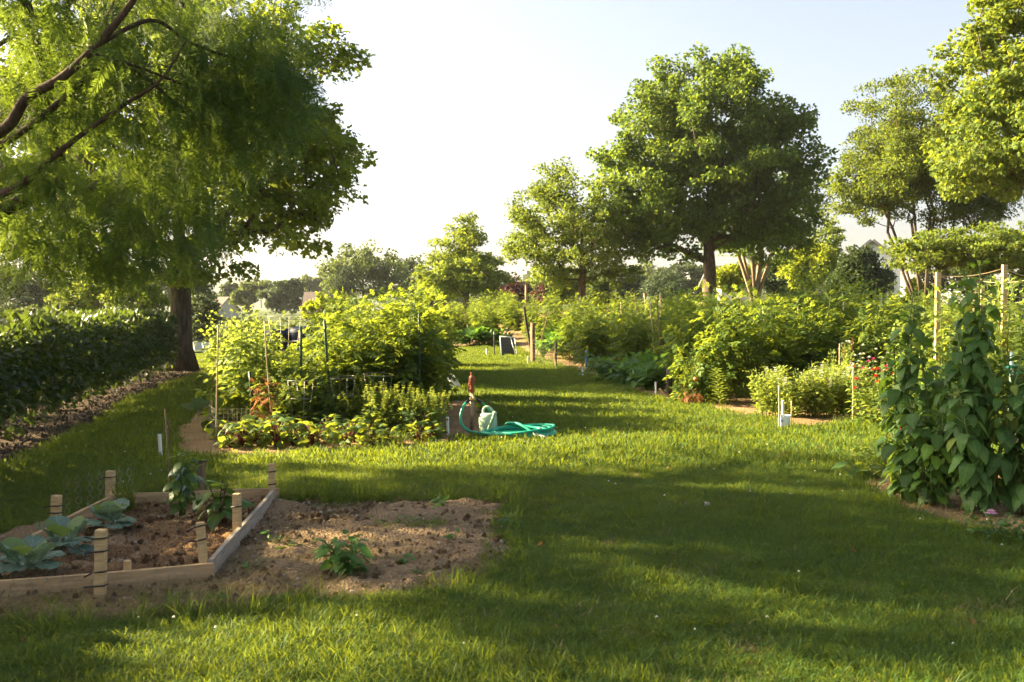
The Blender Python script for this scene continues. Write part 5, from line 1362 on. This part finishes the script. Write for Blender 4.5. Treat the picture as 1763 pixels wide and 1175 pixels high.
# tomato cages
for (a, d, tp, r_, lbl) in ((517, 12.2, 656, .16, 'wire tomato cage left of the other two rings'), (590, 12.5, 650, .16, 'wire tomato cage between the other rings'), (651, 12.7, 645, .19, 'wire tomato cage above the flowering basil'), (490, 18.0, 544, .3, 'tall wire cage in front of the compost bins')):
    x = DX(a, d); h = W(a, tp, d)[2]; t = thing('tomato_cage', lbl, 'plant cage', (x, d, 0), 0, 'tomato cages'); an = np.linspace(0, 6.283, 25)
    for k in range(3):
        rr = r_ * (1 - .18 * k); part('ring', MB().tube(np.stack([rr * np.cos(an), rr * np.sin(an), h * (1 - .33 * k) + .012 * np.cos(an + a)], -1), .0035, 5, False), M['wire'], t)
    for k in range(4):
        q = k * 1.571 + .5; part('leg', MB().tube([(r_ * math.cos(q), r_ * math.sin(q), h), (r_ * .4 * math.cos(q), r_ * .4 * math.sin(q), -.05)], .003, 5), M['wire'], t)
# compost bins
for (a, d, tp, lbl) in ((486, 19.6, 566, 'dark navy compost bin with round lid, left of the pair'), (525, 19.3, 562, 'dark navy compost bin with square rim, right of the pair')):
    x = DX(a, d); h = W(a, tp, d)[2]; t = thing('compost_bin', lbl, 'bin', (x, d, 0)); s4 = 4 if 'square' in lbl else 24; r_ = .30 if s4 == 24 else .27
    part('body', MB().lathe([(r_ * .75, 0), (r_ * .78, .02), (r_ * .95, h * .85), (r_ * 1.02, h * .86), (r_ * 1.02, h * .92)], sides=20, sy=.95), M['navy'], t)
    part('lid', MB().lathe([(r_ * 1.08, h * .90), (r_ * 1.08, h * .94), (r_ * .95, h * .985), (r_ * .5, h), (.001, h * 1.005)], sides=20, sy=.95), M['navy'], t)
post('leaning_pole', 'pale wooden pole lying across the left compost bin', 'pole', 500, 19.0, 585, .035, 'bamboo', (-.5, 0), True)
# cut plastic jug
j = thing('plastic_jug', 'cut white plastic jug slipped over the brown cane at the lawn edge', 'jug', (DX(1353, 12.75), 12.75, 0), .3)
part('body', MB().lathe([(.001, .005), (.06, .005), (.068, .02), (.07, .15), (.074, .19), (.071, .19), (.066, .15), (.064, .03), (.001, .015)], sides=20, sx=1.05, sy=.9), M['jug'], j)
part('label', MB().box((-.066, -.03, .12), (.012, .03, .03)), M['blue'], j, True)
# screen frame and its panel
fx, fd = DX(874, 29.5), 29.5
sf = thing('screen_frame', 'dark mesh screen in a white metal frame standing by the path', 'screen', (fx, fd, float(gz(fx, fd))), R(8))
part('screen', MB().box((0, 0, .28), (.42, .02, .56)), M['screen'], sf, True, rot=(R(-14), 0, 0))
part('frame', MB().tube([(-.24, -.02, .58), (.24, -.02, .55)], .016, 6).tube([(.2, -.02, .55), (.26, -.2, 0)], .013, 6).tube([(.08, -.02, .56), (.2, -.3, .0)], .011, 6).tube([(-.23, 0, .57), (-.2, -.15, 0)], .013, 6), M['white_paint'], sf)
post('metal_stake', 'dark iron stake at the left of the screen frame', 'stake', 851, 29.6, 570, .04, 'black_metal', (0, 0), True)
def wire_fence(label, pts, h, cell):
    pts = [np.asarray(p, float) for p in pts]; o = pts[0]; t = thing('wire_fence', label, 'fence', (*o, float(gz(*o)))); mb = MB()
    for a, b_ in zip(pts[:-1], pts[1:]):
        L = np.linalg.norm(b_ - a); n_ = int(L / cell)
        for i in range(n_ + 1):
            q = a + (b_ - a) * i / n_ - o; mb.tube([(*q, 0), (*q, h)], .0014, 3, False)
        for k in range(int(h / cell) + 1): mb.tube([(*(a - o), k * cell), (*(b_ - o), k * cell)], .0014, 3, False)
    part('mesh', mb, M['wire'], t); return t
wire_fence('low wire mesh fence around the left plot corner', [(DX(338, 13.8), 13.8), (DX(368, 11.9), 11.9), (DX(430, 12.0), 12.0)], .36, .05)
wire_fence('wire mesh fence between the brown posts by the path', [(DX(917, 27.1), 27.1), (DX(957, 25.7), 25.7), (DX(1000, 24.6), 24.6)], .7, .09)
bagm = thing('plastic_bag', 'crumpled pale plastic sheet hanging beside the black stake', 'plastic bag', (DX(783, 18.9), 18.9, 0))
part('sheet', MB().add([[-.12, 0, .02], [.16, .05, 0], [.1, -.05, .12], [-.1, .04, .22], [-.02, -.06, .30], [-.16, .05, .34]], tri=[[0, 1, 2], [0, 2, 3], [2, 4, 3], [3, 4, 5], [0, 3, 5]]), M['jug'], bagm)
# birdhouse pole
bx_, bd = DX(906, 46), 46.0; b0 = float(gz(bx_, bd)); h = W(906, 486, bd)[2] - b0
t = thing('birdhouse_pole', 'tall pole with a white bird house above the far rows', 'birdhouse', (bx_, bd, b0))
part('pole', MB().tube([(0, 0, -.05), (0, 0, h)], .06, 8), M['bark_pale'], t); part('perch', MB().box((0, 0, h), (.62, .08, .06)), M['old_wood'], t, True)
part('house', MB().box((0, 0, h + .2), (.36, .36, .34)), M['white_paint'], t, True); part('roof', MB().lathe([(.30, h + .37), (.001, h + .55)], sides=4), M['white_paint'], t, True)

# small litter on the lawn
for (a, b_, lbl) in ((1218, 878, 'crumpled scrap of pale litter on the shaded lawn'), ):
    p_ = G(a, b_); t = thing('paper_scrap', lbl, 'litter', p_ + (0, 0, .02)); part('scrap', MB().add([[-.03, 0, 0], [.04, .01, .01], [.02, .03, .035], [-.02, .02, .04], [.0, -.02, .02]], tri=[[0, 4, 3], [4, 1, 2], [4, 2, 3], [0, 3, 2]]), M['stone'], t, True)

# ================================================================== grass, straw, clover, stones
rng = np.random.default_rng(900)
def lawn_pts(step, d0, d1, keep=1.0, xl=None):
    out = []
    d = d0
    while d < d1:
        half_ = .56 * d + .6
        x = np.arange(-half_, half_, step); out.append(np.stack([x + rng.uniform(-.5, .5, len(x)) * step, np.full(len(x), d) + rng.uniform(-.5, .5, len(x)) * step], -1)); d += step
    return np.vstack(out)
tufts = [blade_clump(i, 105, .09, .088, .0042, 1.15) for i in range(7)] + [blade_clump(20 + i, 80, .17, .085, .010, .8) for i in range(3)] + [blade_clump(30 + i, 26, .06, .17, .006, .8) for i in range(2)] + [blade_clump(40 + i, 40, .08, .07, .0042, 1.3, 'straw') for i in range(2)]
A = lawn_pts(.072, 3.4, 9.5); B = lawn_pts(.135, 9.5, 34)
P = np.vstack([A, B]); kind = np.concatenate([rng.integers(0, 7, len(A)), rng.integers(7, 10, len(B))])
gd = grass_depth(P[:, 0], P[:, 1])
keep = (gd > .0)
hx_ = (P - h0) @ hn; hs_ = (P - h0) @ hd
keep &= ~((hx_ < 0.35) & (hs_ < hl + 2))
P, kind, gd = P[keep], kind[keep], gd[keep]
edge = (gd < .14) & (rng.random(len(P)) < .22); kind[edge] = rng.integers(10, 12, edge.sum())
dry = (P[:, 1] < 16) & (rng.random(len(P)) < .16 * smooth((fbm(P[:, 0] * 1.3, P[:, 1] * 1.3, 55) - .5) / .15)); kind[dry] = rng.integers(12, 14, dry.sum())
patchy = fbm(P[:, 0] * .9, P[:, 1] * .9, 31); sc = (.45 + 1.05 * patchy) * rng.uniform(.8, 1.2, len(P))
sc *= np.where(((P[:, 0] - hx) / .55) ** 2 + ((P[:, 1] - hy + .05) / .42) ** 2 < 1, .4, 1)
sc *= np.where(rng.random(len(P)) < .03, 1.35, 1)
pts = np.concatenate([P, (gz(P[:, 0], P[:, 1]) + .03 * (fbm(P[:, 0] * .5, P[:, 1] * .5, 4) - .5) - .012)[:, None]], 1)
rot = np.stack([rng.normal(0, .14, len(P)), rng.normal(0, .14, len(P)), rng.uniform(0, 6.283, len(P))], -1)
scatter('lawn_grass', pts, rot, np.stack([np.ones(len(P)) * 1.05, np.ones(len(P)) * 1.05, sc], -1), kind, tufts, 'short green lawn grass with uneven tufts', 'grass')
# tall tuft in the bed and sparse sprouts on the soil
x = DX(215, 7.45); t = thing('grass_tuft', 'tall pale tuft of grass at the back left corner of the raised bed', 'grass tuft', (x, 7.45, .05)); link('blades', blade_clump(61, 110, .08, .27, .006, .75), t)
x = DX(715, 6.95); sp = [(rng.normal(DX(725, 7.0), .16), rng.normal(7.0, .07)) for i in range(30)] + [(rng.normal(DX(850, 6.6), .1), rng.uniform(5.8, 7.6)) for i in range(30)]
sp = np.array(sp + [(rng.uniform(DX(-40, 5.1), DX(640, 5.2)), rng.normal(5.2, .06)) for i in range(20)])
scatter('sprouting_grass', np.concatenate([sp, np.full((len(sp), 1), .01)], 1), np.stack([np.zeros(len(sp))] * 2 + [rng.uniform(0, 6, len(sp))], -1), np.tile(rng.uniform(.6, 1.1, (len(sp), 1)), (1, 3)), rng.integers(0, 2, len(sp)), [blade_clump(70 + i, 26, .05, .08, .005, .8) for i in range(2)], 'thin grass sprouting on the bare soil', 'grass')
# dry straw over the soil patch
straw = [blade_clump(80 + i, 34, .13, .012, .0035, 9, 'straw') for i in range(3)]
q = np.stack([rng.uniform(-3.6, -.1, 11000), rng.uniform(4.9, 7.8, 11000)], -1)
sdv = poly_sd(q[:, 0], q[:, 1], PATCHES[0][0]); dens = np.where(q[:, 0] < -.9, 1.2, .5) * np.where(q[:, 1] < 6.2, 1, .25)
inb = poly_sd(q[:, 0], q[:, 1], np.array([FL, FR, BR, BL])) > -.03
q = q[(sdv > .02) & (rng.random(len(q)) < dens * (.3 + fbm(q[:, 0] * 2, q[:, 1] * 2, 8))) & ~inb]
q2 = np.stack([rng.uniform(3.0, 4.6, 700), rng.uniform(6.2, 8.8, 700)], -1); q2 = q2[poly_sd(q2[:, 0], q2[:, 1], PATCHES[5][0]) > .02]
q = np.vstack([q, q2])
scatter('dry_straw', np.concatenate([q, np.full((len(q), 1), .03)], 1), np.stack([rng.normal(0, .15, len(q)), rng.normal(0, .15, len(q)), rng.uniform(0, 6, len(q))], -1), np.tile(rng.uniform(.5, 1.0, (len(q), 1)), (1, 3)), rng.integers(0, 3, len(q)), straw, 'dry straw scattered over the bare soil', 'straw')
# clover heads
cl = []
for i in range(2):
    mb = MB(); a = rng.uniform(0, 6.28, 30); e = rng.uniform(-.3, 1.5, 30); o = np.stack([np.cos(a) * np.cos(e), np.sin(a) * np.cos(e), np.sin(e)], -1)
    mb.leaves(T_DIAM, o * .002 + (0, 0, .07), o, rng.normal(size=(30, 3)), .0055, rng.uniform(.2, .9, 30)); cl.append(mb.mesh('clover', LM['white_petal']))
q = lawn_pts(.3, 4.5, 15); q = q[(grass_depth(q[:, 0], q[:, 1]) > .1) & (fbm(q[:, 0] * .6, q[:, 1] * .6, 77) > .5) & (rng.random(len(q)) < .2)]
scatter('clover_flowers', np.concatenate([q, gz(q[:, 0], q[:, 1])[:, None]], 1), np.stack([np.zeros(len(q))] * 2 + [rng.uniform(0, 6, len(q))], -1), np.tile(rng.uniform(.8, 1.3, (len(q), 1)), (1, 3)), rng.integers(0, 2, len(q)), cl, 'small white clover heads dotted over the lawn', 'clover')
def pebble(seed, mat):
    g = np.random.default_rng(seed); an = np.linspace(0, math.pi, 6); mb = MB().lathe(np.stack([np.maximum(1e-3, np.sin(an)), .6 * np.cos(an)], -1)[::-1], sides=7); mb.v[0] = mb.v[0] * g.uniform(.7, 1.3, mb.v[0].shape); return mb.mesh('pebble', mat, True)
# crumbled clods
q = np.stack([rng.uniform(-3.4, .1, 2600), rng.uniform(4.9, 7.9, 2600)], -1); q = q[(poly_sd(q[:, 0], q[:, 1], PATCHES[0][0]) > .04) & (rng.random(len(q)) < fbm(q[:, 0] * 3, q[:, 1] * 3, 19) * 1.3)]
ib = poly_sd(q[:, 0], q[:, 1], np.array([FL, FR, BR, BL])) > .03
scatter('soil_clods', np.concatenate([q, np.where(ib, .06, .035)[:, None]], 1), rng.uniform(0, 6, (len(q), 3)), np.tile((.006 + .019 * rng.random(len(q)) ** 3)[:, None], (1, 3)), rng.integers(0, 4, len(q)), [pebble(30 + i, (S_BARE, S_BED)[i % 2]) for i in range(4)], 'crumbled clods of earth on the bare soil', 'soil')
# brown leaves fallen on the lawn
q = lawn_pts(.45, 4.3, 13); q = q[(grass_depth(q[:, 0], q[:, 1]) > .05) & (rng.random(len(q)) < .16)]
fl = [MB().add(T_MAPLE[0] * (.045, .045, .05), tri=T_MAPLE[1], tint=.2 + .5 * i).mesh('fallen_leaf', LM['dead']) for i in range(2)]
scatter('fallen_leaves', np.concatenate([q, np.full((len(q), 1), .05)], 1), rng.normal(0, .6, (len(q), 3)) + np.stack([np.zeros(len(q))] * 2 + [rng.uniform(0, 6, len(q))], -1), np.tile(rng.uniform(.6, 1.2, (len(q), 1)), (1, 3)), rng.integers(0, 2, len(q)), fl, 'few brown leaves fallen on the lawn', 'leaves')
# stones, clods and bark chips
q = []
for pi, nn in ((0, 900), (1, 500), (5, 250)):
    poly = np.asarray(PATCHES[pi][0]); lo, hi = poly.min(0), poly.max(0); k = rng.uniform(lo, hi, (nn * 2, 2)); q.append(k[poly_sd(k[:, 0], k[:, 1], poly) > .05][:nn])
q = np.vstack(q); q = q[q[:, 1] < 15]
s = .006 + .012 * rng.random(len(q)) ** 3
scatter('soil_stones', np.concatenate([q, np.full((len(q), 1), .028)], 1), rng.uniform(0, 6, (len(q), 3)), np.tile(s[:, None], (1, 3)), rng.integers(0, 4, len(q)), [pebble(i, M['stone']) for i in range(2)] + [pebble(5 + i, M['litter']) for i in range(2)], 'small stones and clods scattered over the soil', 'stones')
q = np.stack([rng.uniform(1, 24, 4200), rng.uniform(-1.3, .95, 4200)], -1); q = h0 + hd * q[:, :1] + hn * q[:, 1:]
q = q[poly_sd(q[:, 0], q[:, 1], PATCHES[6][0]) > .05]
scatter('mulch_chips', np.concatenate([q, np.full((len(q), 1), .035)], 1), rng.uniform(0, 6, (len(q), 3)), np.stack([rng.uniform(.02, .05, len(q)), rng.uniform(.008, .015, len(q)), rng.uniform(.004, .012, len(q))], -1), rng.integers(0, 2, len(q)), [pebble(11, M['bark']), pebble(12, M['dark_wood'])], 'bark chips lying on the hedge mulch', 'mulch')

# ================================================================== air
hz = MB().box((0, 0, 0), (11000, 11000, 1)); hz.v[0][:, 2] = np.where(hz.v[0][:, 2] < 0, -6, 90)
m, n, out = nodes('thin haze'); pv = n.nodes.new('ShaderNodeVolumePrincipled')
pv.inputs['Color'].default_value = (.93, .96, 1, 1); pv.inputs['Density'].default_value = .00015; pv.inputs['Anisotropy'].default_value = .2
n.links.new(pv.outputs[0], out.inputs['Volume'])
tag(link('haze', hz.mesh('haze', m, True)), None, None, None, 'stuff')
